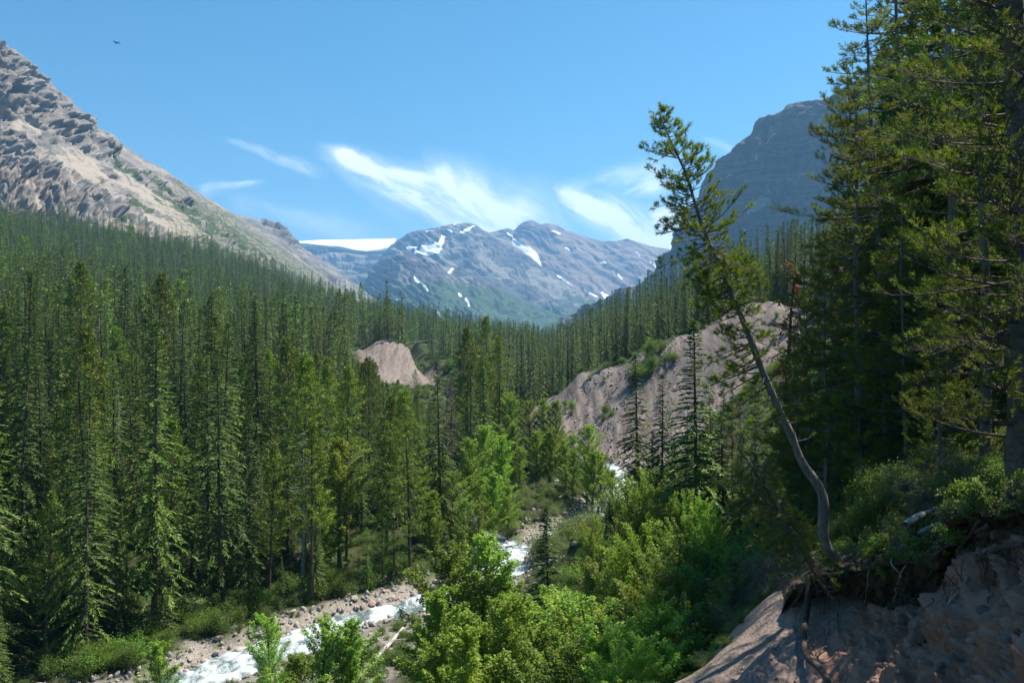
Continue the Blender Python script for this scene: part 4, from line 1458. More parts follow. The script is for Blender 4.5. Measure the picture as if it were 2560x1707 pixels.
for i, (u, v, Y, lb) in enumerate([(642, 470, 62, 'upright alder below the brown-topped spruce'), (664, 486, 58, 'upright alder under the thin dark spruce'), (690, 492, 56, 'upright alder under the bright open spruce'), (716, 500, 50, 'upright alder left of the leaning trunk'),
        (626, 502, 60, 'upright alder right of the small dark firs'), (676, 520, 50, 'yellowish alder halfway down the near slope'), (654, 548, 48, 'tall yellowish alder low on the near slope'), (600, 520, 64, 'alder on the creek side of the near slope')]):
    fx('cottonwood', MUL[i % 2], u, v, Y, lb, 'tree', 8, ['bright green', 'yellow-green', 'mid green'][i % 3], LC, widen=.62)
for i, (u, v, Y, lb) in enumerate([(724, 410, 60, 'dark spruce behind the bare grey trees'), (740, 430, 52, 'dark full fir close left of the leaning trunk'), (652, 430, 78, 'half-grown spruce between the brown-topped and thin spruces'), (675, 440, 72, 'half-grown dark spruce in front of the pale scree'),
        (628, 462, 84, 'small spruce at the foot of the pale talus'), (756, 452, 44, 'shaded fir beside the leaning trunk'), (708, 448, 62, 'bushy fir below the bright open spruce')]):
    fx('spruce_tree', BSP[i % 2], u, v, Y, lb, 'tree', 13, ['dark green', 'mid green'][i % 2], LS, rz=i * 1.1)
# bottom left saplings
fx('young_cottonwood', COT[0], 161, 643, 50, 'small bright cottonwood alone at the bottom edge, left of the grey boulders', 'tree', 12, 'bright green', LC, widen=1.5)
fx('young_cottonwood', COT[1], 270, 618, 50, 'slim young cottonwood in front of the lower rapids', 'tree', 12, 'bright green', LC, widen=1.2)
fx('young_cottonwood', COT[0], 322, 622, 47, 'left young cottonwood of the pair in front of the creek bend', 'tree', 12, 'bright green', LC, widen=1.5)
fx('young_cottonwood', COT[2], 350, 620, 48, 'right young cottonwood of the pair in front of the creek bend', 'tree', 12, 'mid green', LC, widen=1.5)
fx('young_cottonwood', COT[2], 300, 655, 43, 'low young cottonwood at the bottom edge below the creek bend', 'tree', 12, 'mid green', LC, widen=1.4)
# middle distance cottonwoods
for i, (u, v, Y, lb, co) in enumerate([
        (442, 455, 98, 'light green cottonwood left of the pair above the creek bend', 'bright green'), (482, 428, 106, 'taller left cottonwood of the bright pair above the willow scrub', 'bright green'),
        (500, 436, 108, 'right cottonwood of the bright pair above the willow scrub', 'bright green'), (508, 394, 138, 'tallest light green cottonwood in the far clump below the right scar', 'bright green'),
        (529, 402, 136, 'second light cottonwood from the left in the far clump below the scar', 'mid green'), (543, 399, 138, 'third light cottonwood in the far clump below the scar', 'bright green'),
        (556, 402, 136, 'rightmost light cottonwood in the far clump, touching the shaded scree', 'mid green'), (587, 426, 116, 'full conical cottonwood standing alone left of the far rapids', 'bright green'),
        (602, 452, 114, 'small cottonwood just right of the full conical one by the far rapids', 'mid green'), (573, 452, 118, 'low cottonwood left of the full conical one', 'mid green'),
        (466, 398, 150, 'light green cottonwood in front of the pink scar', 'bright green'), (470, 440, 100, 'soft green cottonwood tucked between the pines and the bright pair', 'mid green'),
        (515, 425, 128, 'leafy cottonwood in shade at the foot of the far clump', 'mid green'), (425, 470, 92, 'yellow-green cottonwood against the dark spruces left of the creek', 'yellow-green'),
        (340, 440, 86, 'broad bright cottonwood with silver dead limbs among the left pines', 'yellow-green'), (322, 480, 84, 'lower bright cottonwood beside the one with dead limbs', 'yellow-green'),
        (478, 505, 84, 'dark leafy cottonwood at the water edge above the narrow rapids', 'mid green'), (462, 500, 88, 'mid green cottonwood left of the narrow rapids', 'mid green')]):
    fx('cottonwood', COT[i % 3], u, v, Y, lb, 'tree', 12, co, LC)
for i, (u, v, Y, lb) in enumerate([(452, 472, 94, 'soft green cottonwood in front of the bright pair, left side'), (492, 474, 98, 'round bright cottonwood under the right one of the bright pair'), (519, 448, 120, 'bright cottonwood at the left foot of the far clump'),
        (536, 432, 127, 'leafy cottonwood in front of the far clump, left middle'), (550, 430, 127, 'leafy cottonwood in front of the far clump, right middle'), (566, 440, 122, 'rounded cottonwood between the far clump and the conical one'),
        (508, 486, 100, 'low bright cottonwood above the willow scrub'), (592, 452, 112, 'light cottonwood leaning on the full conical one'), (432, 492, 88, 'bright low cottonwood at the forest edge by the creek'), (612, 470, 106, 'small light cottonwood beside the far rapids')]):
    fx('cottonwood', COT[(i + 1) % 3], u, v, Y, lb, 'tree', 12, 'bright green', LC, widen=1.15)
# conifers one can pick out
LS = 'spruces on the near slope and valley floor'
fx('spruce_tree', BSP[1], 549, 505, 58, 'dark young spruce standing in the middle of the foreground cottonwoods', 'tree', 13, 'dark green', LS)
fx('spruce_tree', BSP[0], 639, 353, 82, 'sparse spruce with dry brown top in front of the pale talus', 'tree', 13, 'olive', LS)
fx('spruce_tree', BSP[0], 662, 372, 78, 'thin dark spruce right of the brown-topped one', 'tree', 13, 'mid green', LS, rz=2)
fx('spruce_tree', BSP[1], 698, 318, 60, 'bright green open spruce left of the leaning pine', 'tree', 13, 'bright green', LS)
fx('spruce_tree', BSP[0], 686, 415, 74, 'dark narrow spruce between the thin one and the bright open one', 'tree', 13, 'dark green', LS, rz=4)
fx('spruce_tree', FIR[1], 712, 395, 66, 'dark dense fir behind the bright open spruce', 'tree', 15, 'dark green', LS, widen=1.3)
for i, (u, v, Y) in enumerate([(598, 505, 78), (610, 498, 80), (622, 508, 76), (607, 520, 72), (630, 515, 78), (650, 478, 84), (680, 470, 74), (640, 500, 80)]):
    fx('fir_tree', BSP[1], u, v, Y, 'small dark fir in the shaded group beside the far rapids', 'tree', 13, 'dark green', 'small dark firs beside the far rapids', widen=1.25)
for i, (u, v, Y) in enumerate([(682, 590, 38), (706, 552, 40), (694, 600, 36), (640, 566, 48), (742, 600, 31), (735, 560, 33)]):
    fx('fir_tree', BSP[1], u, v, Y, 'small dark fir sapling among the alders of the near slope', 'tree', 13, 'dark green', 'fir saplings on the near slope', widen=1.2)
fx('dead_red_tree', SNR[0], 777, 250, 50, 'dead conifer with rusty red needles in front of the upper scree', 'tree', 12, tilt=(0, R(5)))
fx('dead_red_tree', SNR[0], 606, 452, 130, 'tiny rust-red dead sapling on the talus above the far rapids', 'tree', 12)
for (u, v, Y) in [(723, 385, 62), (733, 380, 60), (741, 392, 58), (756, 372, 56), (690, 440, 70)]:
    fx('bare_tree', SNB[0], u, v, Y, 'thin bare grey tree in the leafless group left of the leaning trunk', 'dead tree', 16, group='bare grey trees left of the leaning trunk', widen=.8)
# snags of the left forest
for (u, v, Y, lb, M_) in [
        (23, 281, 210, 'silver snag near the left edge, half up the forest', SNG[0]), (92, 306, 190, 'short white snag with bare side boughs right of the left-edge snag', SNG[1]), (99, 308, 165, 'straight white dead trunk a little right of the left-edge snags', SNG[1]),
        (103, 268, 240, 'brown-grey dead conifer with fine twigs high in the left forest', SNB[0]), (182, 322, 150, 'white dead conifer full of fine boughs in the middle of the left forest', SNG[0]),
        (159, 284, 220, 'grey bare spruce high in the middle of the left forest', SNB[0]), (118, 388, 105, 'bent dead tree with curled bare boughs above the big left pines', SNG[1]),
        (47, 362, 115, 'grey twiggy dead spruce low at the left edge', SNB[0]), (25, 362, 118, 'dead tree with reddish bark low at the left edge', SNB[0]), (205, 300, 230, 'pale bare snag right of the white dead conifer', SNB[0]),
        (319, 322, 250, 'rusty red dead spruce left of the pink scar', SNR[0]), (446, 378, 130, 'thin grey dead trunk in front of the pink scar', SNB[0]), (452, 372, 120, 'dark bare pole just right of the pink scar', SNB[0]),
        (372, 357, 160, 'bare grey tree at the left end of the pink scar', SNB[0]), (330, 235 + 70, 420, 'small grey snag on the upper slope', SNB[0]), (265, 285, 380, 'grey snag in the upper middle of the slope', SNB[0])]:
    fx('dead_tree', M_, u, v, Y, lb, 'dead tree', 12 if M_ is SNR[0] else 16, group='dead trees in the left forest')
fx('dead_tree', SNG[1], 303, 430, 83, 'old silver tree with crooked dead limbs among bright leaves', 'dead tree', 16, widen=1.5)

# ---------------------------------------------------------------- the forest
cx_, cy_, cr_ = scatter(90000, 21)
ok = forest_ok(cx_, cy_)
cx_, cy_, cr_ = cx_[ok], cy_[ok], cr_[ok]
order = np.argsort(cy_)
cx_, cy_, cr_ = cx_[order], cy_[order], cr_[order]
# openings of brush high on the slope
op = fbm(np.stack([cx_ / 70, cy_ / 90, cx_ * 0], -1), 3)
kp = ~((op > .24) & (cy_ > 230) & (cr_ < .8))
kp &= ~((np.hypot(cx_, cy_) > 780) & (fbm(np.stack([cx_ / 40, cy_ / 40, cx_ * 0], -1), 3) > .02) & (cr_ < .75))
cx_, cy_, cr_ = cx_[kp], cy_[kp], cr_[kp]
rad_ = np.interp(cy_, [60, 120, 300, 700, 1000], [2.9, 3.3, 4.4, 6.0, 7.4]) * (.7 + .6 * cr_)
ki = thin(cx_, cy_, rad_, fixed)
fxs, fys, frr = cx_[ki], cy_[ki], cr_[ki]
# a gap in the stand opens the view to the pink scar
zt_ = ground(fxs, fys)
uu_ = 512 + fxs / fys * FPX
vt_ = 341 - (zt_ + 20) / fys * FPX
vb_ = 341 - zt_ / fys * FPX
low = np.interp(uu_, [350, 368, 380, 400, 421, 446, 460], [356, 362, 376, 390, 400, 402, 392])
gap_ = (uu_ > 350) & (uu_ < 460) & (fys < 345) & (fys > 95) & (vt_ < low) & (np.random.default_rng(8).random(len(fxs)) > .05)
cap_ = ((341 - low) / FPX * fys - zt_) / 18.0
drop_ = gap_ & (cap_ < .22)
fxs, fys, frr, cap_ = fxs[~drop_], fys[~drop_], frr[~drop_], np.where(gap_, cap_, 9.0)[~drop_]
fzs = ground(fxs, fys)
print('forest trees', len(fxs))
g_ = np.random.default_rng(5)
kindn = fbm(np.stack([fxs / 45, fys / 45, fxs * 0 + 5], -1), 2) + g_.normal(0, .22, len(fxs))
# pines are common low on the left, spruces upstream and on the right terrace
leftish = fxs < creek_x(fys)
is_pine = (kindn > .27) & leftish & (fys < 420)
hh = np.clip(g_.normal(.86, .23, len(fxs)), .4, 1.35) * np.interp(fys, [60, 100, 150, 350, 1000], [1.12, 1.12, 1.22, 1.28, 1.15])
hh *= np.where((~leftish) & (fys < 260), 1.05, 1.0)
small = g_.random(len(fxs)) < .25
hh = np.where(small, hh * .5, hh)
U_ = 512 + fxs / fys * FPX
hh = np.minimum(hh, cap_)
# the treeline dips to a V over the creek and climbs on both sides
tl_ = np.interp(512 + fxs / fys * FPX, [440, 480, 520, 545, 566, 600, 640, 662, 700, 760, 830], [305, 316, 322, 328, 323, 298, 276, 262, 236, 222, 214]) - 6 + g_.exponential(10.0, len(fxs))
cap2 = ((341 - tl_) / FPX * fys - ground(fxs, fys)) / 19.5
uu2 = 512 + fxs / fys * FPX
hh = np.where((uu2 > 440) & (uu2 < 835) & (fys > 140), np.minimum(hh, np.maximum(cap2, .3)), hh)
vis = (U_ > -25) & (U_ < 1045) & (fys < 175)
big = np.where(vis)[0]
size_px = hh[big] * 18 / fys[big] * FPX * (1.0 + .0 * U_[big])
# right end beyond u=800 is hidden behind the close pines
hidden = (U_[big] > 830)
big = big[~hidden]
size_px = size_px[~hidden]
big = big[np.argsort(-size_px)][:262]
# and the ones of the right terrace, against the mountains
ter = np.where((~leftish) & (fys < 262) & (U_ > 556) & (U_ < 825))[0]
ter = ter[np.argsort(fys[ter])][:50]
inds = set(big.tolist()) | set(ter.tolist())


def where_phrase(u, vb, x, y, left):
    if not left:
        if y > 150:
            for lim, ph in ((600, 'on the right ridge above the shaded scree'), (660, 'on the right ridge left of the leaning pine'), (720, 'on the right ridge behind the leaning pine'), (770, 'on the right ridge above the upper scree')):
                if u < lim: return ph
            return 'on the right ridge beside the close pines'
        return 'on the slope behind the close pines'
    row = 'at the slope foot' if y < 85 else 'in the front ranks' if y < 100 else 'in the second ranks' if y < 118 else 'in the middle ranks' if y < 140 else 'higher up'
    for lim, ph in ((60, 'at the left edge'), (120, 'by the left-edge snags'), (180, 'left of the white snag'), (235, 'by the white snag'), (290, 'left of the silver tree'),
                    (350, 'around the silver tree'), (405, 'below the pink scar'), (450, 'in front of the pink scar')):
        if u < lim: return row + ' ' + ph
    return row + ' behind light cottonwoods'


used_lab = {}
pending = []
for i in sorted(inds, key=lambda k: fys[k]):
    x, y, z = float(fxs[i]), float(fys[i]), float(fzs[i])
    u, vb = proj(x, y, z)
    left = bool(leftish[i])
    pine = bool(is_pine[i])
    h = float(hh[i])
    r_ = rnd.random()
    if pine:
        co = 'yellow-green' if r_ < .3 else 'olive' if r_ < .6 else 'mid green' if r_ < .88 else 'grey-green'
        me = PIN[i % 4]
        nm = 'pine_tree'
        hs = h * .95
    else:
        co = 'dark green' if r_ < .42 else 'mid green' if r_ < .72 else 'bright green' if r_ < .82 else 'olive' if r_ < .92 else 'grey-green'
        me = FIR[i % 3] if small[i] or (not left and rnd.random() < .4) else SPR[i % 4]
        nm = 'fir_tree' if me in FIR else 'spruce_tree'
        hs = h * (1.2 if me in FIR else 1.0)
    sz = 'short' if h < .55 else 'tall' if h > .9 else 'mid-height'
    kindw = {'pine_tree': 'pine', 'fir_tree': 'fir', 'spruce_tree': 'spruce'}[nm]
    lab = f"{sz} {co} {kindw} {where_phrase(u, vb, x, y, left)}"
    pending.append((nm, me, x, y, hs, lab, co, z))
cnt = {}
for q in pending: cnt[q[5]] = cnt.get(q[5], 0) + 1
for (nm, me, x, y, hs, lab, co, z) in pending:
    grp = 'conifers: ' + lab if cnt[lab] > 1 else None
    grp = lab if cnt[lab] > 1 else 'conifers of the valley forest'
    plant(nm, me, x, y, hs, rnd.uniform(0, 6.28), lab, 'tree', grp, co, z=z, tilt=(rnd.gauss(0, .02), rnd.gauss(0, .02)))
print('single conifers', len(pending), 'labels', len(cnt))


# young firs under the front ranks of the left forest
yx, yy_, yr = scatter(40000, 77)
o_ = forest_ok(yx, yy_) & (yy_ < 130) & (yx < creek_x(yy_) - 6)
yx, yy_, yr = yx[o_], yy_[o_], yr[o_]
ky = thin(yx, yy_, 1.5 + 1.9 * yr, [(a, b) for a, b in fixed])[:420]
ky = ky[[bool(-20 < 512 + yx[k] / yy_[k] * FPX < 480) for k in ky]][:270]
for k in ky:
    x, y = float(yx[k]), float(yy_[k])
    z = ground1(x, y)
    u, vb = proj(x, y, z)
    co = rnd.choice(['dark green', 'mid green', 'bright green'])
    h = rnd.uniform(.18, .6)
    plant('young_fir', FIR[int(x * 7) % 3], x, y, h, rnd.uniform(0, 6), ('knee-high ' if h < .2 else 'small ' if h < .3 else 'larger ') + co + ' fir ' + where_phrase(u, vb, x, y, True), 'young tree', 'young firs on the forest floor', co, z=z, widen=1.35)


# ---------------------------------------------------------------- masses too many to count: points that carry copies of meshes already standing in the scene
def mass(name, pts, rot, scl, idx, protos, label, cat):
    me = bpy.data.meshes.new(name)
    me.vertices.add(len(pts))
    me.vertices.foreach_set('co', np.asarray(pts, dtype=np.float32).ravel())
    for nm, arr, ty in (('p_rot', rot, 'FLOAT_VECTOR'), ('p_scale', scl, 'FLOAT_VECTOR'), ('p_idx', idx, 'INT')):
        a = me.attributes.new(nm, ty, 'POINT')
        if ty == 'INT':
            a.data.foreach_set('value', np.asarray(arr, dtype=np.int32))
        else:
            a.data.foreach_set('vector', np.asarray(arr, dtype=np.float32).ravel())
    o = link(name, me)
    ng = bpy.data.node_groups.new(name, 'GeometryNodeTree')
    ng.interface.new_socket('Geometry', in_out='INPUT', socket_type='NodeSocketGeometry')
    ng.interface.new_socket('Geometry', in_out='OUTPUT', socket_type='NodeSocketGeometry')
    N_ = ng.nodes
    gi, go = N_.new('NodeGroupInput'), N_.new('NodeGroupOutput')
    iop = N_.new('GeometryNodeInstanceOnPoints')
    ng.links.new(gi.outputs[0], iop.inputs['Points'])
    allj = N_.new('GeometryNodeJoinGeometry')
    for obs in reversed(protos):
        j = N_.new('GeometryNodeJoinGeometry')
        for ob in obs:
            oi = N_.new('GeometryNodeObjectInfo')
            oi.transform_space = 'ORIGINAL'
            oi.inputs['Object'].default_value = ob
            ng.links.new(oi.outputs['Geometry'], j.inputs[0])
        g2 = N_.new('GeometryNodeGeometryToInstance')
        ng.links.new(j.outputs[0], g2.inputs[0])
        ng.links.new(g2.outputs[0], allj.inputs[0])
    ng.links.new(allj.outputs[0], iop.inputs['Instance'])
    iop.inputs['Pick Instance'].default_value = True
    for nm, ty, sock in (('p_rot', 'FLOAT_VECTOR', 'Rotation'), ('p_scale', 'FLOAT_VECTOR', 'Scale'), ('p_idx', 'INT', 'Instance Index')):
        na = N_.new('GeometryNodeInputNamedAttribute')
        na.data_type = ty
        na.inputs['Name'].default_value = nm
        ng.links.new([s for s in na.outputs if s.enabled][0], iop.inputs[sock])
    ng.links.new(iop.outputs[0], go.inputs[0])
    md = o.modifiers.new('copies', 'NODES')
    md.node_group = ng
    return tag(o, label, cat, kind='stuff')


# one tree of each far kind stands as a thing at the front of the far forest and lends its mesh to the rest
rest = np.array([i for i in range(len(fxs)) if i not in inds])
cand = [i for i in rest if leftish[i] and 175 < fys[i] < 200 and 40 < U_[i] < 330][:5]
lend = []
for k, i in enumerate(cand):
    me = (SPR_L + PIN_L)[k]
    e = plant('spruce_tree' if k < 3 else 'pine_tree', me, float(fxs[i]), float(fys[i]), float(hh[i]), 1.0 * k, ['dark narrow spruce', 'full mid green spruce', 'thin green spruce', 'rounded olive pine', 'ragged green pine'][k] + ' in the front row of the far left forest',
              'tree', 'front row of the far left forest', z=float(fzs[i]))
    lend.append(list(e.children))
rest = np.array([i for i in rest if i not in cand])
idx = np.where(is_pine[rest] | (leftish[rest] & (g_.random(len(rest)) < .18)), 3 + g_.integers(0, 2, len(rest)), g_.integers(0, 3, len(rest)))
idx = np.where(g_.random(len(rest)) < .055, 5, idx)
s = hh[rest] * np.where(idx >= 3, .95, 1.0)
lend.append([c for c in [o for o in COL.objects if o.type == 'EMPTY' and o.get('label') == 'brown-grey dead conifer with fine twigs high in the left forest'][0].children])
wd = g_.uniform(.85, 1.35, len(rest))
mass('forest', np.stack([fxs[rest], fys[rest], fzs[rest] - .2], -1), np.stack([g_.normal(0, .035, len(rest)), g_.normal(0, .035, len(rest)), g_.uniform(0, 6.28, len(rest))], -1),
     np.stack([s * wd, s * wd, s], -1), idx, lend, 'far conifer forest covering the valley sides up to the foot of the rocky mountain', 'forest')
# ---------------------------------------------------------------- the eroded bluff, lower right
def bluff_mat():
    m, n = mat('bluff_soil')
    p = pos(n)
    a = n.noise(p, 1.3, 7, .68, .4)
    b = n.noise(p, 9.0, 6, .7)
    st = n.noise(n.mapping(p, rot=(.2, .3, .5), scale=(5, 5, .7)), 1.0, 5, .65, .3)
    vor = n.n('ShaderNodeTexVoronoi', ins={'Vector': n.mapping(p, scale=(6, 6, 8)), 'Scale': 1.0})
    col = n.mix(n.mr(a, .35, .65), (.235, .112, .075), (.36, .20, .145))
    col = n.mix(n.m('MULTIPLY', n.mr(st, .5, .68), .5), col, (.15, .07, .046))
    col = n.mix(n.m('MULTIPLY', n.mr(vor.outputs['Color'], .72, .86), .55), col, (.18, .17, .165))
    grey = n.mix(n.mr(b, .35, .65), (.185, .135, .115), (.265, .205, .178))
    col = n.mix(attr(n, 'pale'), col, grey)
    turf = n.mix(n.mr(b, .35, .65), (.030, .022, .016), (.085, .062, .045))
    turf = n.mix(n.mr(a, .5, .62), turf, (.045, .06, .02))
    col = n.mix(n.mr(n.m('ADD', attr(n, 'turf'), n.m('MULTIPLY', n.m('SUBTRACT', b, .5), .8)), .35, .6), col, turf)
    nb = bump(n, n.m('ADD', n.m('MULTIPLY', b, .5), n.m('MULTIPLY', st, .6)), .9, .06)
    finish(n, n.n('ShaderNodeBsdfPrincipled', ins={'Base Color': col, 'Roughness': .92, 'Specular IOR Level': .12, 'Normal': nb}).outputs[0])
    return m


BL = [[(748, 560, 29), (790, 556, 27.5), (822, 548, 26.5), (850, 538, 25), (900, 503, 22.5), (960, 478, 19), (1024, 466, 16.5), (1110, 455, 13.5), (1250, 440, 11)],
      [(760, 606, 22.6), (790, 584, 22.8), (822, 567, 22.3), (850, 557, 21.2), (900, 530, 19.0), (935, 520, 17.4), (965, 499, 15.8), (1024, 488, 14), (1110, 478, 12), (1250, 470, 9.5)],
      [(760, 610, 22.3), (790, 592, 21.7), (822, 578, 20.6), (850, 572, 19.6), (900, 566, 17.4), (935, 562, 16.2), (965, 519, 14.8), (1024, 504, 13.2), (1110, 490, 11.4), (1250, 490, 9)],
      [(760, 614, 22.2), (790, 602, 22.0), (822, 603, 21.7), (850, 604, 20.9), (900, 600, 18.6), (935, 602, 17.2), (965, 546, 15.5), (1024, 528, 13.8), (1110, 512, 12), (1250, 520, 9.5)],
      [(758, 622, 21.8), (785, 625, 21.0), (822, 632, 20.1), (850, 632, 19.3), (900, 630, 17.3), (935, 628, 16), (965, 584, 14.9), (1024, 566, 13.2), (1110, 552, 11.4), (1250, 570, 9)],
      [(715, 660, 20.4), (745, 664, 19.6), (800, 668, 18.4), (850, 668, 17.0), (900, 668, 15.4), (935, 668, 14.4), (1024, 662, 11.6), (1110, 660, 10), (1250, 660, 8)],
      [(650, 735, 17.6), (700, 735, 17), (800, 742, 15.6), (900, 745, 13.2), (1024, 745, 10), (1110, 745, 8.6), (1250, 745, 7)],
      [(560, 900, 13.5), (700, 915, 12.6), (800, 925, 11.5), (1024, 940, 7.2), (1250, 960, 5)]]
NR, NC = 250, 350
G, U, V_ = loft(BL, NC, NR)
k = np.linspace(0, 7, NR)[:, None] * np.ones_like(U)
N = normals(G)
face = ss(k, 3.0, 3.6)
lip = ss(k, 1.2, 1.9) * ss(k, 3.6, 2.9)
gn = fbm(G / 1.1, 5)
gul = ridged(np.stack([U / 26 + fbm(G / 1.5, 2) * .5, V_ / 130, U * 0], -1), 5, gain=.55)
rough_r = ss(U, 820, 900)
d = face * ((gul - .5) * (.22 + .30 * rough_r) + gn * (.14 + .34 * rough_r) + fbm(G / .22, 4) * (.03 + .05 * rough_r))
d += face * rough_r * (ridged(G / .55, 4) - .5) * .08
bw = fbm(G / .8, 3)
d += face * (.25 + .75 * rough_r) * (blocks(np.stack([U / 30 + bw, V_ / 24 + bw], -1)) * .16 + blocks(np.stack([U / 11 + bw, V_ / 9 + bw], -1), 5) * .06 + blocks(np.stack([U / 4.5, V_ / 4 + bw], -1), 11) * .022)
d += lip * (fbm(G / .45, 5) * .55 + ridged(G / .2, 3) * .10)
d += (1 - face) * (1 - lip) * fbm(G / .8, 4) * .25
d = d * (1 - ss(np.linspace(0, 1, NC), .10, .02))[None, :]
G = G + N * d[..., None]
gz_ = ground(G[..., 0].ravel(), G[..., 1].ravel()).reshape(U.shape)
edge_l = ss(np.linspace(0, 1, NC), .07, .02)[None, :] * np.ones_like(U)
edge_t = ss(k, .55, 0)
e_ = np.maximum(edge_l, edge_t)
G[..., 2] = G[..., 2] * (1 - e_) + (gz_ - .35) * e_
pale = ss(U, 845, 800) * ss(k, 3.2, 4.0) * .9
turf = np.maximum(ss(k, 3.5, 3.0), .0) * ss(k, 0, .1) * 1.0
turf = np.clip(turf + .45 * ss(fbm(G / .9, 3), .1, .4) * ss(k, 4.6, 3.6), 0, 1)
BLUFF = mountain('eroded_bluff', G, dict(pale=pale, turf=turf), [bluff_mat()])
BLUFF_G = G


def bluff_pt(u, v, dy=0.0):
    """the point of the bluff surface seen nearest to a picture position"""
    GU = 512 + BLUFF_G[..., 0] / BLUFF_G[..., 1] * FPX
    GV = 341 - BLUFF_G[..., 2] / BLUFF_G[..., 1] * FPX
    dd = (GU - u) ** 2 + (GV - v) ** 2 + BLUFF_G[..., 1] * .3
    i = np.unravel_index(np.argmin(dd), dd.shape)
    y = BLUFF_G[i][1] + dy
    return np.array(P(u, v, y))


def r3(pts):
    return [((1850 + x / 2.815) / 2.5, (1150 + y / 2.815) / 2.5) for (x, y) in pts]


def smooth_path(pts, n=24, wig=0.0, seed=0):
    pts = np.asarray(pts, dtype=float)
    s = np.concatenate([[0], np.cumsum(np.linalg.norm(np.diff(pts, axis=0), axis=1))])
    t = np.linspace(0, s[-1], n)
    q = np.stack([np.interp(t, s, pts[:, k]) for k in range(3)], -1)
    for _ in range(2):
        q[1:-1] = (q[:-2] + 2 * q[1:-1] + q[2:]) / 4
    if wig:
        g = np.random.default_rng(seed)
        w_ = np.cumsum(g.normal(0, wig, (n, 3)), axis=0)
        w_ -= np.linspace(0, 1, n)[:, None] * w_[-1] * .6
        q += w_
    return q


def root(pts2, r0, r1, m, dy=-.12, wig=.012, seed=1, name='root', label=None, n=26):
    q = smooth_path([bluff_pt(u, v, dy) for (u, v) in pts2], n, wig, seed)
    a = Acc()
    tube(a, q, np.linspace(r0, r1, len(q)), 6)
    o = link(name, a.mesh(name, m, True), BLUFF)
    if label: o['label'] = label
    return o


root([(809, 575), (809, 597), (806, 615), (804, 632), (804.5, 651), (809, 660), (818, 665), (826, 674), (830, 690)], .085, .075, M_ROOT, -.55, .004, label='thick dark curved root hanging free of the bare slope')
root(r3([(1990, 590), (1800, 600), (1650, 680), (1560, 760)]), .05, .045, M_ROOT, -.2, .01, 3)
root(r3([(1560, 760), (1585, 810), (1530, 900), (1480, 960), (1450, 1035)]), .035, .02, M_DEAD, -.3, .008, 4, label='grey bent root end below the lip')
root(r3([(1530, 900), (1470, 890), (1500, 930)]), .018, .012, M_DEAD, -.3, .004, 5)
root(r3([(1760, 440), (1650, 520), (1560, 600), (1530, 650)]), .045, .03, M_ROOT, -.15, .01, 6)
root(r3([(1700, 410), (1600, 520), (1540, 560), (1370, 660)]), .03, .02, M_ROOT, -.15, .01, 7)
root(r3([(1080, 640), (1060, 730), (1130, 800), (1090, 900)]), .022, .01, M_DEAD, -.2, .008, 8)
root(r3([(910, 760), (900, 900), (880, 1000)]), .02, .008, M_DEAD, -.25, .012, 9)
root(r3([(760, 980), (860, 1110)]), .016, .006, M_DEAD, -.25, .012, 10)
root(r3([(600, 880), (600, 1100), (605, 1300)]), .014, .006, M_ROOT, -.2, .01, 11)
root(r3([(690, 1040), (690, 1180), (700, 1240)]), .014, .006, M_ROOT, -.2, .01, 12)
root(r3([(440, 900), (380, 990), (320, 1060)]), .035, .015, M_BARK, -.35, .012, 13)
root(r3([(610, 1300), (540, 1420)]), .02, .008, M_ROOT, -.2, .012, 14)
root(r3([(530, 1290), (540, 1420)]), .015, .008, M_ROOT, -.2, .012, 15)
root(r3([(1230, 620), (1150, 780), (1070, 960)]), .018, .008, M_DEAD, -.2, .012, 16)
root(r3([(1480, 760), (1440, 900), (1500, 1150)]), .016, .006, M_ROOT, -.2, .012, 17)
root(r3([(1740, 640), (1720, 850), (1740, 1000)]), .018, .008, M_ROOT, -.2, .014, 18)
gq = np.random.default_rng(9)
acc_r = Acc()
for kk in range(150):
    u = gq.uniform(800, 1022)
    v0 = np.interp(u, [800, 822, 935, 965, 1024], [592, 582, 566, 540, 520]) + gq.uniform(-4, 34)
    a0 = bluff_pt(u, v0, gq.uniform(-.35, -.08))
    Lr = gq.uniform(.25, 1.3)
    nn = 8
    st_ = np.cumsum(np.vstack([[0, 0, 0], np.stack([gq.normal(0, .05, nn), gq.normal(-.01, .03, nn), np.full(nn, -Lr / nn) * gq.uniform(.5, 1.3, nn)], -1)]), axis=0)
    tube(acc_r, a0 + st_, np.linspace(gq.uniform(.006, .014), .003, nn + 1), 3)
tag(link('fine_roots', acc_r.mesh('fine_roots', M_ROOT), BLUFF), kind='stuff')

# stones set in the bluff
def mat_stone(name, c0, c1, sc=3.0):
    m, n = mat(name)
    tc = n.n('ShaderNodeTexCoord').outputs['Object']
    oi = n.n('ShaderNodeObjectInfo')
    a = n.noise(tc, sc, 6, .65)
    b = n.noise(tc, sc * 6, 4, .7)
    col = n.mix(n.mr(a, .35, .65), c0, c1)
    col = n.mix(n.m('MULTIPLY', n.mr(b, .5, .75), .4), col, tuple(x * .55 for x in c0))
    col = n.mix(1.0, col, oi.outputs['Color'], 'MULTIPLY')
    col = n.mix(1.0, col, n.mix(oi.outputs['Random'], (.75, .75, .75), (1.15, 1.12, 1.1)), 'MULTIPLY')
    nb = bump(n, n.m('ADD', a, n.m('MULTIPLY', b, .4)), .7, .08)
    finish(n, n.n('ShaderNodeBsdfPrincipled', ins={'Base Color': col, 'Roughness': .8, 'Specular IOR Level': .25, 'Normal': nb}).outputs[0])
    return m


M_STONE = mat_stone('grey_stone', (.24, .225, .22), (.38, .36, .345))
M_STONER = mat_stone('red_stone', (.30, .165, .14), (.42, .26, .225))


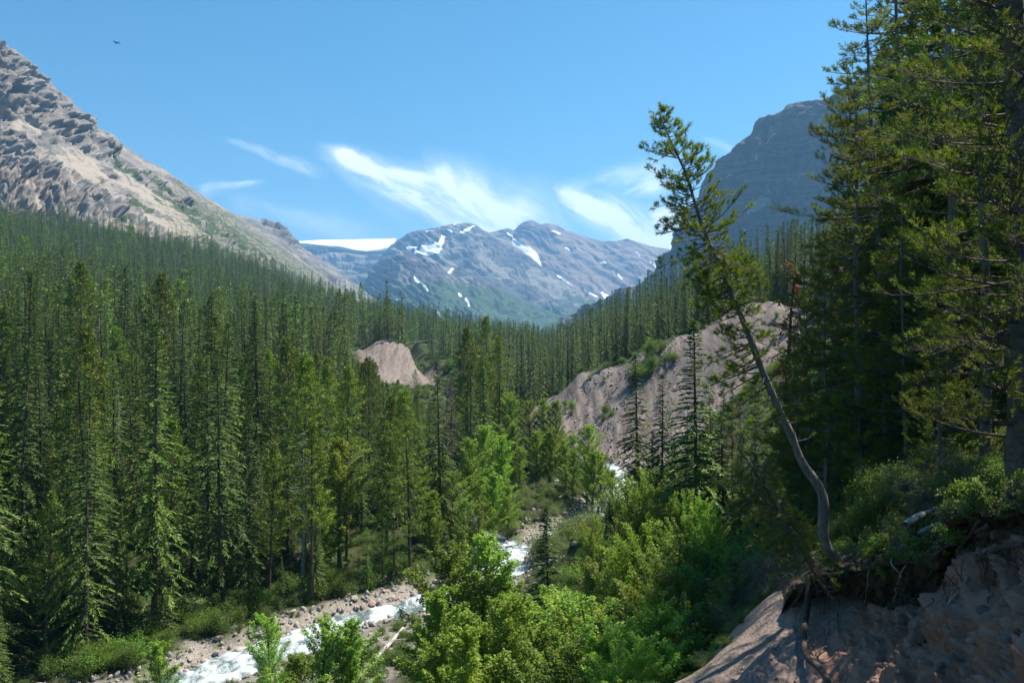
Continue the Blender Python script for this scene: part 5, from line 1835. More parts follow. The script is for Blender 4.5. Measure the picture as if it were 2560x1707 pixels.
def stone_mesh(seed, m, rough=.26, flat=(1, .8, .62), sub=3):
    import bmesh
    bm = bmesh.new()
    bmesh.ops.create_icosphere(bm, subdivisions=sub, radius=1.0)
    v = np.array([x.co[:] for x in bm.verts])
    f = np.array([[q.index for q in fc.verts] for fc in bm.faces])
    bm.free()
    g = np.random.default_rng(seed)
    # chop with planes for angular faces
    for _ in range(11):
        nn = unit(g.normal(size=3))
        dd = g.uniform(.58, .88)
        h = v @ nn
        v = v - np.maximum(h - dd, 0)[:, None] * nn
    v = v * (1 + rough * .5 * fbm(v * 1.2 + seed, 3))[:, None] + .02 * g.normal(size=v.shape) * rough
    v = v * np.array(flat)
    return mesh_np('stone', v, f, [m], False)


STN = [stone_mesh(40 + i, M_STONE, flat=[(1, .8, .62), (1, .7, .8), (.9, 1, .55), (1, .9, .75)][i], sub=3) for i in range(4)]
STNS = [stone_mesh(60 + i, M_STONE, flat=[(1, .8, .62), (1, .7, .5), (.9, 1, .7)][i], sub=1 if i == 0 else 2) for i in range(3)]
for i, (u, v, s, rx) in enumerate([(910, 612, .26, .4), (918, 630, .34, 1.0), (994, 531, .16, .2), (1010, 640, .22, .8), (962, 655, .18, 0), (1000, 575, .14, 0), (985, 612, .17, .5), (1018, 600, .2, .3), (875, 640, .16, .5), (880, 668, .2, .1), (940, 672, .22, .9), (845, 640, .08, 0), (895, 600, .12, .2)]):
    q = bluff_pt(u, v, .06)
    o = link('stone', STN[i % 4], BLUFF, q)
    o.scale = (s, s * .8, s)
    o.rotation_euler = (rx, rnd.uniform(0, 3), rnd.uniform(0, 6))
    o.color = (.62, .52, .47, 1)

# small stones and clods in the face, too many to pick apart
sm_ = np.empty(len(STNS[0].vertices) * 3); STNS[0].vertices.foreach_get('co', sm_); sm_ = sm_.reshape(-1, 3)
sf_ = np.array([p_.vertices[:] for p_ in STNS[0].polygons])
acc_s = Acc()
for kk in range(420):
    i, j = gq.integers(int(NR * 4.0 / 7), int(NR * 6.0 / 7)), gq.integers(10, NC - 40)
    q = BLUFF_G[i, j]
    s_ = .02 + .10 * gq.random() ** 3
    rot = np.array(Matrix.Rotation(gq.uniform(0, 6), 3, unit(gq.normal(size=3)).tolist()))
    acc_s.add(sm_ @ rot * s_ + q, sf_)
o = link('embedded_stones', acc_s.mesh('embedded_stones', M_STONE), BLUFF)
o.color = (.75, .58, .5, 1)
tag(o, kind='stuff')

# ---------------------------------------------------------------- the leaning pine and its neighbours
def R4(lst):
    return [((1560 + x / 2.375) / 2.5, (240 + y / 2.375) / 2.5) for (x, y) in lst]


def close_tree(name, label, axis3, radii, br, mleaf, mbark, seed, cat='tree', group='close conifers on the bluff', **kw):
    tr, bo, cr = pine_close(seed, axis3, radii, br, mleaf, mbark, **kw)
    e = bpy.data.objects.new(name, None)
    COL.objects.link(e)
    b = np.asarray(axis3[0])
    e.location = tuple(b)
    for nm, me in (('trunk', tr), ('boughs', bo), ('crown', cr)):
        if me is None: continue
        o = link(nm, me, e)
        o.location = tuple(-b)
        if nm == 'boughs': o['kind'] = 'stuff'
        o.color = (1, 1, 1, 1)
    return tag(e, label, cat, group)


pxl = [(846, 566), (839, 562), (832, 557), (825, 547), (822.5, 531), (824, 510), (825, 498), (820, 486), (811, 474), (803, 466), (792, 436), (780, 411), (767, 382), (754, 348), (743, 320), (732, 295), (725, 278), (715, 254), (705, 234), (696, 207), (688, 178), (680, 160), (671, 141.5), (664, 126), (658.5, 110)]
LY = np.linspace(21.6, 22.6, len(pxl))
ax3 = [P(u, v, y) for (u, v), y in zip(pxl, LY)]
rr_ = np.interp(np.linspace(0, 1, len(pxl)), [0, .2, .45, .65, .85, 1], [.165, .15, .108, .07, .038, .011])
g_ = np.random.default_rng(77)
br = []
seg_ = np.concatenate([[0], np.cumsum([math.dist(a, b) for a, b in zip(ax3[:-1], ax3[1:])])])
seg_ /= seg_[-1]
vt = [p[1] for p in pxl]


def t_of_v(v):
    return float(np.interp(-v, [-x for x in vt], seg_))


PXM = 22.3 / FPX
# top part: full, both sides; (row, left reach, right reach)
env = [(112, 7, 7), (130, 17, 14), (145, 24, 18), (160, 42, 26), (178, 40, 28), (200, 38, 30), (220, 46, 34), (240, 44, 48), (255, 50, 50), (275, 44, 40), (300, 40, 32), (318, 40, 30), (335, 36, 26), (352, 40, 20)]
for v in np.arange(113, 356, 2.15):
    tv = t_of_v(v)
    for s_ in range(2 if v < 300 else 1):
        az = g_.choice([math.pi, 0]) + g_.normal(0, .75) if v > 125 else g_.uniform(0, 6.28)
        side = math.cos(az)
        reach = np.interp(v, [e[0] for e in env], [e[1] if side < 0 else e[2] for e in env]) * PXM
        L = max(.15, reach * g_.uniform(.35, 1.12) * (.55 + .45 * abs(side)))
        rise = g_.uniform(-.05, .5) if v < 240 else g_.uniform(-.35, .3)
        if side > 0 and v < 240: rise += .35
        if side < 0 and v < 300: rise -= .12
        br.append((tv, az, L, rise, (.97 if v < 300 else .8)))
for v in np.arange(222, 350, 5.0):
    az = g_.uniform(0, 6.28)
    side = math.cos(az)
    reach = np.interp(v, [e[0] for e in env], [e[1] if side < 0 else e[2] for e in env]) * PXM
    br.append((t_of_v(v), az, max(.3, reach * g_.uniform(.5, 1.15)), g_.uniform(-.3, .2), .95))
# lower: a few sparse leafy boughs and the stubs
for v in np.arange(350, 425, 7.0):
    br.append((t_of_v(v), g_.choice([3.1, 2.6, 3.7, 4.2]) + g_.normal(0, .3), g_.uniform(.5, 1.5), g_.uniform(-.4, .1), .85))
for (v, az, L, rise, fol) in [(365, 3.3, 1.6, -.15, .8), (372, 2.9, 1.2, .05, .8), (385, 3.5, 1.5, -.3, .75), (398, 2.8, 1.0, -.2, .6), (345, 3.2, 1.5, -.2, .3), (349, 3.0, .9, -.25, 0), (352, 2.7, .7, -.1, 0), (420, 3.3, .8, -.2, .2), (440, .2, .6, .1, 0), (380, .1, .9, .0, .0), (405, -.3, .6, .2, 0),
                              (356, 3.9, 1.4, -.3, .8), (362, 2.4, 1.3, -.2, .8), (376, 4.2, 1.2, -.2, .7), (325, .3, 1.0, -.1, .5), (338, 6.0, .8, -.2, .5), (412, 3.0, 1.1, -.4, .5)]:
    br.append((t_of_v(v), az, L, rise, fol))
LEAN = close_tree('leaning_pine', 'tall leaning pine with a snaking bare trunk on the edge of the bluff', ax3, rr_, br, M_PINEN, M_BARKG, 301, dens=1.05, needles=30, nl=.12, nw=.016, tl=.13, tuft_gap=.15)
for c_ in LEAN.children:
    if c_.name.startswith('crown'): c_.color = (1.15, 1.28, .8, 1)
# the smaller one leaning beneath it
p2 = [(829, 592), (817.5, 574), (806, 556), (797.5, 540), (785, 519), (771, 496), (762, 481), (752, 466), (744, 455)]
a2 = [P(u, v, y) for (u, v), y in zip(p2, np.linspace(20.6, 19.2, len(p2)))]
br = []
for k in range(90):
    t = g_.uniform(.2, 1.0)
    az = g_.choice([2.6, 3.6, 5.4, .6]) + g_.normal(0, .6)
    br.append((t, az, g_.uniform(.35, 1.15) * (1.15 - .5 * t), g_.uniform(-.85, -.15), .95 if t > .38 or g_.random() < .4 else .12))
close_tree('drooping_pine', 'small dark pine drooping out over the bluff under the leaning pine', a2, np.linspace(.085, .02, len(p2)), br, M_FIRY, M_BARKG, 302, dens=2.2, needles=24, nl=.10, nw=.015, tuft_gap=.12)


def pine_proto(seed, H, r0, env_, nb, bare, t0=.1, dens=1.75, needles=15, nl=.15, nw=.025, tuft_gap=.13, rise=(-.25, .35), mleaf=None, mbark=None, az_bias=None, bend=0.0, r1=.02):
    g = np.random.default_rng(seed)
    n = 9
    s = np.linspace(0, 1, n)
    pts = np.stack([bend * np.sin(s * math.pi), s * 0, s * H], -1)
    pts[1:-1, :2] += g.normal(0, .06, (n - 2, 2))
    br = []
    for k in range(nb):
        t = t0 + (1 - t0) * (k + g.random()) / nb
        az = g.uniform(0, 6.28) if az_bias is None else az_bias + g.normal(0, 1.1)
        L = max(.25, np.interp(t, [e[0] for e in env_], [e[1] for e in env_]) * g.uniform(.4, 1.12))
        fol = .97 if t > bare else g.choice([0, .1, .8], p=[.5, .2, .3])
        br.append((t, az, L, g.uniform(*rise) + .25 * t, fol))
    return pine_close(seed, pts, np.linspace(r0, r1, n), br, mleaf or M_PINEN, mbark or M_BARKG, dens=dens, needles=needles, nl=nl, nw=nw, sides=9, tuft_gap=tuft_gap, tl=.22)


PA = pine_proto(311, 22, .21, [(0, 1.2), (.2, 2.6), (.4, 3.6), (.6, 3.3), (.8, 2.2), (1, .35)], 125, .22)
PB = pine_proto(312, 22, .24, [(0, 1.4), (.25, 2.7), (.55, 2.9), (.8, 2.3), (1, .9)], 130, .18, mleaf=M_FIRY)
PY = pine_proto(316, 9, .10, [(0, 1.2), (.3, 2.0), (.7, 1.3), (1, .15)], 84, .05, t0=.05, dens=1.5)
PC = pine_proto(313, 11.2, .27, [(0, 1.0), (.2, 1.9), (.5, 2.1), (1, 1.8)], 64, .12, t0=.2, dens=1.9, needles=18, nl=.09, nw=.013, tuft_gap=.11, rise=(-.15, .15), mbark=M_BARKW, az_bias=3.3, bend=.25, r1=.15)


def place_close(proto, H0, label, u0, v0, Y, u1, v1, rz=0.0, widen=1.0, colour='mid green'):
    a = np.array(P(u0, v0, Y))
    b = np.array(P(u1, v1, Y))
    a[2] = min(a[2], ground1(a[0], a[1])) - .2
    e = bpy.data.objects.new('pine_tree', None)
    COL.objects.link(e)
    h = (b[2] - a[2]) / H0
    e.location = tuple(a)
    e.rotation_mode = 'ZYX'
    e.rotation_euler = (0, math.atan2(b[0] - a[0], b[2] - a[2]), 0)
    m_ = Matrix.Rotation(e.rotation_euler.y, 4, 'Y') @ Matrix.Rotation(rz, 4, 'Z')
    e.rotation_mode = 'XYZ'
    e.rotation_euler = m_.to_euler()
    e.scale = (h * widen, h * widen, h)
    for nm, me in zip(('trunk', 'boughs', 'crown'), proto):
        if me is None: continue
        o = link(nm, me, e)
        o.color = (*COLORS[colour], 1)
        if nm == 'boughs': o['kind'] = 'stuff'
    return tag(e, label, 'tree', 'close conifers on the bluff')


place_close(PA, 22, 'tallest open pine at the left front of the close stand, straight grey trunk', 889, 466, 37, 865, -22, 0)
place_close(PA, 22, 'broad pine whose boughs reach farthest left from the close stand', 860, 480, 34, 855, 88, 2.6, 1.3, colour='mid green')
place_close(PY, 9, 'low rounded pine at the far left foot of the close stand', 798, 490, 37, 795, 345, 3, 1.0, colour='bright green')
place_close(PB, 22, 'tall pine with dark trunk just right of the front open one', 915, 430, 41, 893, -90, 1, colour='mid green')
place_close(PC, 11.2, 'thick trunked pine at the right edge with pale bark showing high up', 1017, 508, 15.2, 1006, -60, 0)
place_close(PB, 22, 'dense dark pine filling the upper right between two grey trunks', 955, 452, 30, 948, -180, 2.4, colour='mid green')
place_close(PA, 22, 'shaded pine left of the thick edge trunk', 985, 470, 24, 980, -280, 4, .8)
place_close(PY, 9, 'yellow-green pine low at the left front of the close stand', 832, 505, 35, 822, 268, 0, colour='bright green')
place_close(PY, 9, 'lower bushy pine just behind the leaning trunk', 862, 500, 33, 858, 330, 2, colour='bright green')
place_close(PY, 9, 'mid height pine in shade between the two tall grey trunks', 905, 480, 30, 902, 215, 4)
place_close(PY, 9, 'leafy young pine in the shade under the dense dark pine', 942, 500, 24, 936, 300, 1)
place_close(PA, 22, 'slender pine behind the tallest open one', 872, 440, 46, 846, 60, 3, .85)
place_close(PB, 22, 'far pine glimpsed between the tall trunks', 930, 425, 50, 921, -40, 5)
place_close(PA, 22, 'far pine between the dense dark pine and the edge trunk', 975, 430, 45, 972, -80, 1.5)
place_close(PB, 22, 'shaded pine crowding the right edge behind the pale-barked trunk', 1030, 480, 21, 1035, -300, 3.5, .8)
place_close(PY, 9, 'slim pine leaning out at the left edge of the close stand', 812, 470, 40, 806, 300, 5, .8, colour='bright green')
# dark spruces behind them close the stand
for i, (u, v, Y) in enumerate([(880, 150, 60), (905, 120, 66), (935, 90, 58), (960, 60, 62), (990, 40, 55), (1015, 30, 60), (850, 260, 70), (868, 200, 64), (1035, 60, 42), (820, 300, 78), (835, 285, 68), (895, 330, 52), (950, 300, 48), (1000, 280, 40), (925, 250, 55), (975, 350, 36), (1010, 330, 33)]):
    lab_ = ['dark spruce standing in the shade behind the close pines'][0]
    fx('spruce_tree', SPR[i % 4], u, v, Y, lab_, 'tree', 18, 'mid green', 'shaded spruces behind the close pines', widen=1.25)
for i, (u, v, Y) in enumerate([(862, 230, 52), (884, 60, 50), (900, 20, 54), (920, -20, 48), (942, 0, 44), (958, -40, 50), (975, -30, 38), (998, -50, 36), (1014, -20, 46), (1034, -60, 34), (890, 200, 44), (912, 160, 40), (932, 220, 36), (962, 180, 34), (990, 200, 30), (1012, 240, 27), (878, 320, 40), (950, 380, 30), (918, 400, 33), (984, 400, 26)]):
    fx('spruce_tree', SPR[(i + 1) % 4], u, v, Y, 'deep green spruce filling the gaps inside the close stand', 'tree', 18, 'mid green', 'spruces inside the close stand', widen=1.3 if v < 100 else 1.6)
# low green firs at the foot of the close stand
for i, (u, v, Y) in enumerate([(800, 430, 36), (815, 455, 31), (838, 440, 29), (853, 470, 27.5), (868, 455, 30), (880, 478, 25), (790, 470, 33), (845, 505, 25.5), (858, 515, 24.5)]):
    fx('fir_tree', BSP[1], u, v, Y, 'low bright fir behind the snaking trunk', 'tree', 13, 'yellow-green' if i % 2 else 'bright green', 'low firs behind the snaking trunk', widen=1.15)
# unseen trees added outside the frame on the right to shade the bluff
for i, (x, y, h) in enumerate([(16, 10, 1.0), (20, 16, 1.1), (26, 22, 1.1), (24, 8, 1.0), (30, 14, 1.1), (34, 26, 1.2), (19, 22, 1.0), (30, 33, 1.1), (38, 38, 1.2), (14.5, 15.5, .8), (13, 6, .9), (18, 3, 1.0)]):
    plant('spruce_tree', SPR[i % 4], x, y, h, i * 1.3, 'unseen dark spruce added beyond the right edge for bluff shade', 'tree', 'unseen shade spruces beyond the right edge', 'dark green', widen=1.35)
# ---------------------------------------------------------------- brush, herbs, stones, logs
def veg_thing(nm, me, x, y, s, lab, cat, grp, colour='mid green', z=None):
    return plant(nm, me, x, y, s, rnd.uniform(0, 6.28), lab, cat, grp, colour, z=z, parts=('stem', 'foliage'))


# willow scrub on the island between the channels
g_ = np.random.default_rng(31)
nsh = 0
firstW = None
sh_list = []
for (poly, n_, mset, s0, s1, lab, grp, co) in [
        ([(-9, 100), (-5, 120), (0, 128), (12, 132), (13, 122), (8, 110), (2, 103), (-3, 98)], 46, WIL, .55, 1.0, 'grey-green willow bush in the scrub between the creek channels', 'willow scrub between the channels', ['mid green', 'grey-green']),
        ([(-30, 66), (-22, 74), (-12, 82), (-8, 86), (-12, 88), (-22, 82), (-32, 72)], 30, WIL, .6, 1.0, 'round green bush along the left bank of the creek', 'bushes on the left bank', ['mid green', 'bright green']),
        ([(2, 74), (8, 84), (14, 98), (19, 110), (24, 108), (17, 92), (10, 76), (5, 68)], 34, SHR, .7, 1.25, 'green bush on the right bank below the spruces', 'bushes on the right bank', ['mid green', 'bright green']),
        ([(4, 40), (12, 36), (16, 44), (14, 56), (9, 64), (3, 58), (0, 46)], 52, SHR, .8, 1.7, 'leafy bush among the alders on the near slope', 'bushes on the near slope', ['bright green', 'yellow-green', 'mid green']),
        ([(9, 31), (13.5, 33), (16, 46), (13, 48), (9.5, 38)], 18, WIL, .6, 1.0, 'pale grey-green bush under the leaning pine', 'pale bushes under the leaning pine', ['grey-green', 'mid green']),
        ([(-38, 50), (-30, 56), (-26, 62), (-34, 66), (-46, 60), (-48, 50)], 22, SHR, .7, 1.3, 'green bush in the lower left corner by the grey boulders', 'bushes in the lower left corner', ['bright green', 'mid green', 'grey-green']),
        ([(-4, 36), (4, 30), (4, 40), (0, 50), (-8, 50), (-10, 42)], 26, SHR, .6, 1.1, 'bright bush at the foot of the foreground cottonwoods', 'bushes under the foreground cottonwoods', ['bright green', 'yellow-green']),
        ([(2.5, 90), (9, 99), (14, 109), (12, 104), (6, 96), (3, 86)], 16, WIL, 1.2, 1.7, 'tall willow bush screening the creek bend', 'willows screening the creek bend', ['mid green', 'bright green', 'grey-green']),
        ([(-34, 60), (-26, 66), (-20, 74), (-14, 80), (-8, 86), (-11, 88), (-24, 78), (-36, 66)], 34, SHR, .9, 1.5, 'leafy bush at the forest edge on the left bank', 'bushes at the forest edge', ['bright green', 'mid green', 'yellow-green']),
        ([(8, 166), (20, 158), (22, 170), (16, 182), (8, 182)], 8, SHR, .8, 1.5, 'green bush on the shaded scree', 'bushes on the scree', ['bright green', 'mid green']),
        ([(26, 176), (34, 170), (38, 178), (32, 184)], 12, SHR, 1.2, 2.2, 'big bright alder bush at the upper edge of the scree', 'alder bushes at the scree edge', ['bright green', 'mid green']),
        ([(-30, 290), (-22, 300), (-18, 340), (-26, 345), (-28, 320)], 12, SHR, 1.4, 2.6, 'light green brush right of the pink scar', 'brush beside the pink scar', ['bright green'])]:
    xs, ys = np.array([p[0] for p in poly]), np.array([p[1] for p in poly])
    c = 0
    tries = 0
    while c < n_ and tries < 4000:
        tries += 1
        x, y = g_.uniform(xs.min(), xs.max()), g_.uniform(ys.min(), ys.max())
        if not in_poly(np.array([x]), np.array([y]), poly)[0]: continue
        dc, ds = creek_d(np.array([x]), np.array([y]))
        if dc[0] < creek_w(y) + 1.0 or ds[0] < 1.6: continue
        sh_list.append((x, y, g_.uniform(s0, s1), mset[c % 2], lab, grp, co[c % len(co)]))
        c += 1
s0_ = {}
for q in sh_list: s0_.setdefault(q[4], []).append(q[2])
s0_ = {k_: (float(np.quantile(v_, .33)), float(np.quantile(v_, .67))) for k_, v_ in s0_.items()}
for (x, y, s, me, lab, grp, co) in sh_list:
    lab2 = lab
    szw = 'low' if s < s0_[lab][0] else 'large' if s > s0_[lab][1] else 'mid-size'
    lab2 = szw + ' ' + ('' if 'bright' in lab or 'pale' in lab or 'grey' in lab or 'light' in lab else co + ' ') + lab.replace('green bush', 'bush').replace('leafy bush', 'leafy bush')
    e = veg_thing('willow_bush' if me in WIL else 'bush', me, x, y, s, lab2, 'bush', grp, co)

# undergrowth of the forest floor and slopes, far too many to count
def first_children(name_prefix, n=1):
    out = []
    for o in COL.objects:
        if o.name.startswith(name_prefix) and o.type == 'EMPTY' and o.children:
            out.append(list(o.children))
            if len(out) == n: break
    return out


hb = []
for i, (x, y) in enumerate([(-14, 62), (-9, 66)]):
    e = veg_thing('herb_clump', HERB[i], x, y, 1.0, ['low broad-leaved herb clump on the gravel bar', 'low grey-green herb clump on the gravel bar'][i], 'plant', 'herb clumps on the gravel bar')
    hb.append(list(e.children))
wl = first_children('willow_bush', 1)
sb = first_children('bush', 1)
N0 = 42000
th_ = g_.uniform(R(-36), R(36), N0)
r_ = np.exp(g_.uniform(math.log(20), math.log(420), N0))
x, y = r_ * np.sin(th_), r_ * np.cos(th_)
dc, ds = creek_d(x, y)
sc_ = np.maximum(poly_soft(x, y, RIGHT_SCAR, 1.5), poly_soft(x, y, LEFT_SCAR, 2.5))
bs_ = np.maximum(poly_soft(x, y, BARE_SLOPE, 1.0), poly_soft(x, y, SOIL_BANK, .8) * .8)
den = fbm(np.stack([x / 9, y / 9, x * 0], -1), 3)
pr = np.clip(.55 + den * 1.2, .12, 1)
barp = ss(dc, creek_w(y) + 6, creek_w(y) + 1.5) * (y < 150)
pr *= (1 - .45 * barp) * (1 - .97 * sc_) * (1 - .93 * bs_)
pr[dc < creek_w(y) + .9] = 0
pr[ds < 1.3] = 0
pr[(x > 4) & (y < 22)] = 0
k_ = g_.random(N0) < pr
x, y = x[k_], y[k_]
barp = barp[k_]
# light brush in the openings higher up
xo, yo, _r = scatter(16000, 404)
opn = (fbm(np.stack([xo / 70, yo / 90, xo * 0], -1), 3) > .24) & (yo > 230) & (np.hypot(xo, yo) < 950) & (xo < creek_x(yo) - 6)
xo, yo = xo[opn], yo[opn]
nlow = len(x)
x, y, barp = np.concatenate([x, xo]), np.concatenate([y, yo]), np.concatenate([barp, xo * 0])
z = ground(x, y)
rr1 = np.hypot(x, y)
sc1 = np.interp(rr1, [20, 60, 150, 420], [.35, .7, 1.0, 1.9]) * g_.uniform(.5, 1.25, len(x)) * (1 - .4 * barp)
left_ = x < creek_x(y) - 4
idx = np.where(g_.random(len(x)) < .5, g_.integers(0, 2, len(x)), np.where(g_.random(len(x)) < .25, 2, 3))
idx[nlow:] = g_.integers(2, 4, len(x) - nlow)
s_ = sc1 * np.where(idx < 2, 1.15, .62)
s_[nlow:] = g_.uniform(1.2, 2.4, len(x) - nlow)
mass('undergrowth', np.stack([x, y, z - .08], -1), np.stack([x * 0, x * 0, g_.uniform(0, 6.28, len(x))], -1), np.stack([s_ * 1.1, s_ * 1.1, s_], -1), idx, hb + wl + sb,
     'green undergrowth of herbs and low brush on the forest floor and banks', 'undergrowth')
print('undergrowth', len(x))

# grass-like herbs on the bluff lip
# ---------------------------------------------------------------- boulders by the creek
BO = [(237, 653, .78, 'largest grey boulder beside the lower rapids', 'g'), (222, 658, .55, 'grey boulder left of the largest one by the lower rapids', 'g'), (226, 668, .42, 'flat brownish boulder in front of the largest grey one', 'r'),
      (213, 676, .45, 'grey boulder at the waterline near the bottom edge', 'g'), (233, 677, .35, 'rounded red-brown rock in the lower rapids', 'r'), (190, 662, .3, 'pale boulder on the stony left bank', 'g'), (198, 668, .28, 'small pale boulder on the stony left bank', 'g'),
      (204, 662, .32, 'grey boulder in the middle of the stony left bank', 'g'), (186, 673, .3, 'pale rock at the left end of the stony bank', 'g'), (198, 680, .3, 'pale rock at the bottom edge of the stony bank', 'g'), (297, 640, .3, 'small dark rock in the white water of the bend', 'g'),
      (563, 537, .9, 'big rose-red boulder on the shrub island', 'r'), (613, 506, .8, 'flat red boulder in the far rapids', 'r'), (616, 492, .45, 'grey boulder in the far rapids', 'g'), (612, 498, .4, 'dark boulder left in the far rapids', 'g'), (500, 552, .35, 'small rock left in the narrow rapids', 'g'),
      (520, 561, .45, 'tan boulder right of the narrow rapids', 'r'), (515, 575, .4, 'brown boulder low in the narrow rapids', 'r'), (522, 553, .4, 'tan rock at the head of the narrow rapids', 'r'), (525, 547, .4, 'pale rock above the narrow rapids', 'g'), (511, 543, .3, 'reddish rock above the narrow rapids', 'r'),
      (411, 581, .42, 'pale boulder on the left bank above the bend', 'g'), (417, 585, .45, 'grey boulder on the left bank above the bend', 'g'), (420, 590, .35, 'dark boulder at the water above the bend', 'g'), (384, 592, .35, 'red-brown rock on the left bank', 'r'), (396, 600, .35, 'tan rock on the left bank at the water', 'r'),
      (372, 605, .4, 'dark rock on the left bank at the water', 'r'), (354, 600, .4, 'pale angular rock on the left bank', 'g'), (360, 607, .35, 'brown rock low on the left bank', 'r'), (364, 622, .3, 'dark rock in the white water below the left bank', 'g'), (348, 595, .4, 'rock under the bank bushes', 'g'),
      (400, 650, .4, 'cream boulder beside the driftwood log', 'g'), (412, 638, .35, 'cream boulder above the driftwood log', 'g'), (395, 665, .45, 'tan boulder below the driftwood log', 'r'), (384, 676, .3, 'pale rock at the lower end of the driftwood log', 'g'), (425, 632, .35, 'pale rock right of the driftwood log', 'g'),
      (366, 628, .3, 'grey rock at the right waterline of the bend', 'g'), (405, 622, .3, 'pale rock on the gravel bar at the waterline', 'g'), (588, 520, .5, 'pale rock in the rapids beside the dark firs', 'g'), (594, 530, .45, 'brown rock in the rapids beside the dark firs', 'r'), (575, 545, .5, 'pale rock right of the rose-red boulder', 'g'),
      (630, 466, .5, 'grey rock at the foot of the talus', 'g'), (645, 410, .7, 'light block lying on the scree', 'g'), (508, 618, .45, 'tan boulder between the foreground cottonwoods', 'r'), (503, 600, .4, 'pale rock between the foreground cottonwoods', 'g'), (306, 648, .3, 'tan rock right of the lower rapids', 'r'),
      (330, 660, .4, 'tan rock half hidden behind the cottonwood pair', 'r'), (285, 664, .3, 'brown rock on the near shore of the lower rapids', 'r'), (264, 672, .32, 'brown rock at the bottom edge right of the rapids', 'r')]


def ray_ground(u, v):
    """walk along a picture ray until it meets the ground"""
    dx, dz = (u - 512) / FPX, (341 - v) / FPX
    Y = np.geomspace(14, 420, 900)
    zg = ground(dx * Y, Y)
    hit = np.where(dz * Y <= zg)[0]
    if len(hit) == 0: return None
    i = hit[0]
    return dx * Y[i], Y[i], zg[i]


for i, (u, v, s, lab, c) in enumerate(BO):
    h = ray_ground(u, v)
    if h is None: continue
    o = link('boulder', STN[i % 4], None, (h[0], h[1], h[2] + s * .25))
    o.scale = (s, s, s)
    o.rotation_euler = (rnd.uniform(-.4, .4), rnd.uniform(-.4, .4), rnd.uniform(0, 6.28))
    o.color = (1.25, .82, .72, 1) if c == 'r' else (1.15, 1.1, 1.05, 1)
    tag(o, lab, 'boulder', 'boulders of the creek')

# cobbles of the bars and talus
N1 = 60000
x = g_.uniform(-45, 40, N1); y = g_.uniform(45, 190, N1)
dc, ds = creek_d(x, y)
w_ = creek_w(y)
pr = np.exp(-np.maximum(dc - w_, 0) / 2.2) * (y < 150) * .8
pr = np.maximum(pr, poly_soft(x, y, [(-24, 57), (-20, 62), (-14, 68), (-8, 73), (-3, 77), (-2, 70), (-7, 62), (-13, 55), (-24, 48)], 1) * .35)
pr = np.maximum(pr, poly_soft(x, y, [(21, 115), (20.5, 139), (19, 152), (28, 152), (32, 140), (32, 118)], 2) * .9)
pr = np.maximum(pr, poly_soft(x, y, RIGHT_SCAR, 2) * .14)
pr = np.where(dc < w_ * .75, .05, pr)
k_ = g_.random(N1) < pr
x, y, dc = x[k_], y[k_], dc[k_]
s_ = .07 + .30 * g_.random(len(x)) ** 4 + .0009 * y
s_ = np.where((dc < 5), s_ * 1.25, s_)
z = ground(x, y)
lend_s = []
for i, (xx, yy) in enumerate([(-17.5, 64.0), (-12.0, 66.5), (-15.2, 61.5)]):
    o = link('cobble', STNS[i], None, (xx, yy, ground1(xx, yy) + .03))
    o.scale = (.3, .3, .3)
    o.color = (1.1, .95, .9, 1)
    tag(o, ['pale cobble on the gravel bar near the driftwood', 'flat cobble on the upper gravel bar', 'small rounded cobble low on the gravel bar'][i], 'stone', 'cobbles on the gravel bar')
    lend_s.append([o])
mass('gravel', np.stack([x, y, z + s_ * .15], -1), g_.uniform(0, 6.28, (len(x), 3)), np.stack([s_, s_ * .8, s_ * .8], -1), g_.integers(0, 3, len(x)), lend_s, 'cobbles and gravel along the creek and on the talus', 'gravel')
print('cobbles', len(x))

# driftwood and fallen logs
def log(pts2, r0, r1, label, m=None, name='driftwood_log', lift=.15, group=None, stubs=3):
    P3 = []
    for (u, v) in pts2:
        h = ray_ground(u, v)
        P3.append(np.array(h) + np.array([0, 0, r0 * .7 + lift]))
    q = smooth_path(P3, 12, .01, 3)
    a = Acc()
    tube(a, q, np.linspace(r0, r1, len(q)), 8)
    for k in range(stubs):
        i = rnd.randrange(3, 10)
        d = unit(np.array([rnd.gauss(0, 1), rnd.gauss(0, 1), .6]))
        tube(a, [q[i], q[i] + d * rnd.uniform(.2, .6)], [r1 * .5, .01], 5)
    c = q[0]
    me = a.mesh(name, m or M_DEAD, True)
    o = link(name, me)
    tag(o, label, 'log', group)
    return o


log([(374, 664), (403, 631)], .19, .13, 'pale driftwood log lying on the gravel bar')
log([(392, 643), (420, 640)], .10, .06, 'short grey log crossing behind the driftwood')
log([(605, 575), (622, 548)], .12, .07, 'grey fallen trunk on the shaded earth bank')
log([(655, 422), (688, 405)], .16, .08, 'fallen trunk lying across the middle of the scree')
log([(640, 436), (664, 428)], .10, .05, 'thin fallen pole on the scree')
log([(560, 596), (588, 570)], .08, .04, 'bleached stick on the near bank')
log([(585, 345 + 20), (626, 352)], .14, .06, 'thin log leaning on the ridge above the shaded scree', lift=.8)


# dead brush: curled bare twigs
def brush_mesh(seed, n=90, L=1.2, curl=.35):
    g = np.random.default_rng(seed)
    a = Acc()
    for k in range(n):
        p0 = g.normal(0, .12, 3) * np.array([1, 1, .3])
        d = unit(g.normal(0, 1, 3) + np.array([0, 0, .8]))
        pts = [p0]
        for j in range(6):
            d = unit(d + g.normal(0, curl, 3) + np.array([0, 0, -.12]))
            pts.append(pts[-1] + d * L * g.uniform(.1, .22))
        tube(a, np.array(pts), np.linspace(.011, .003, 7), 3)
    return a.mesh('dead_brush', M_BARKG)


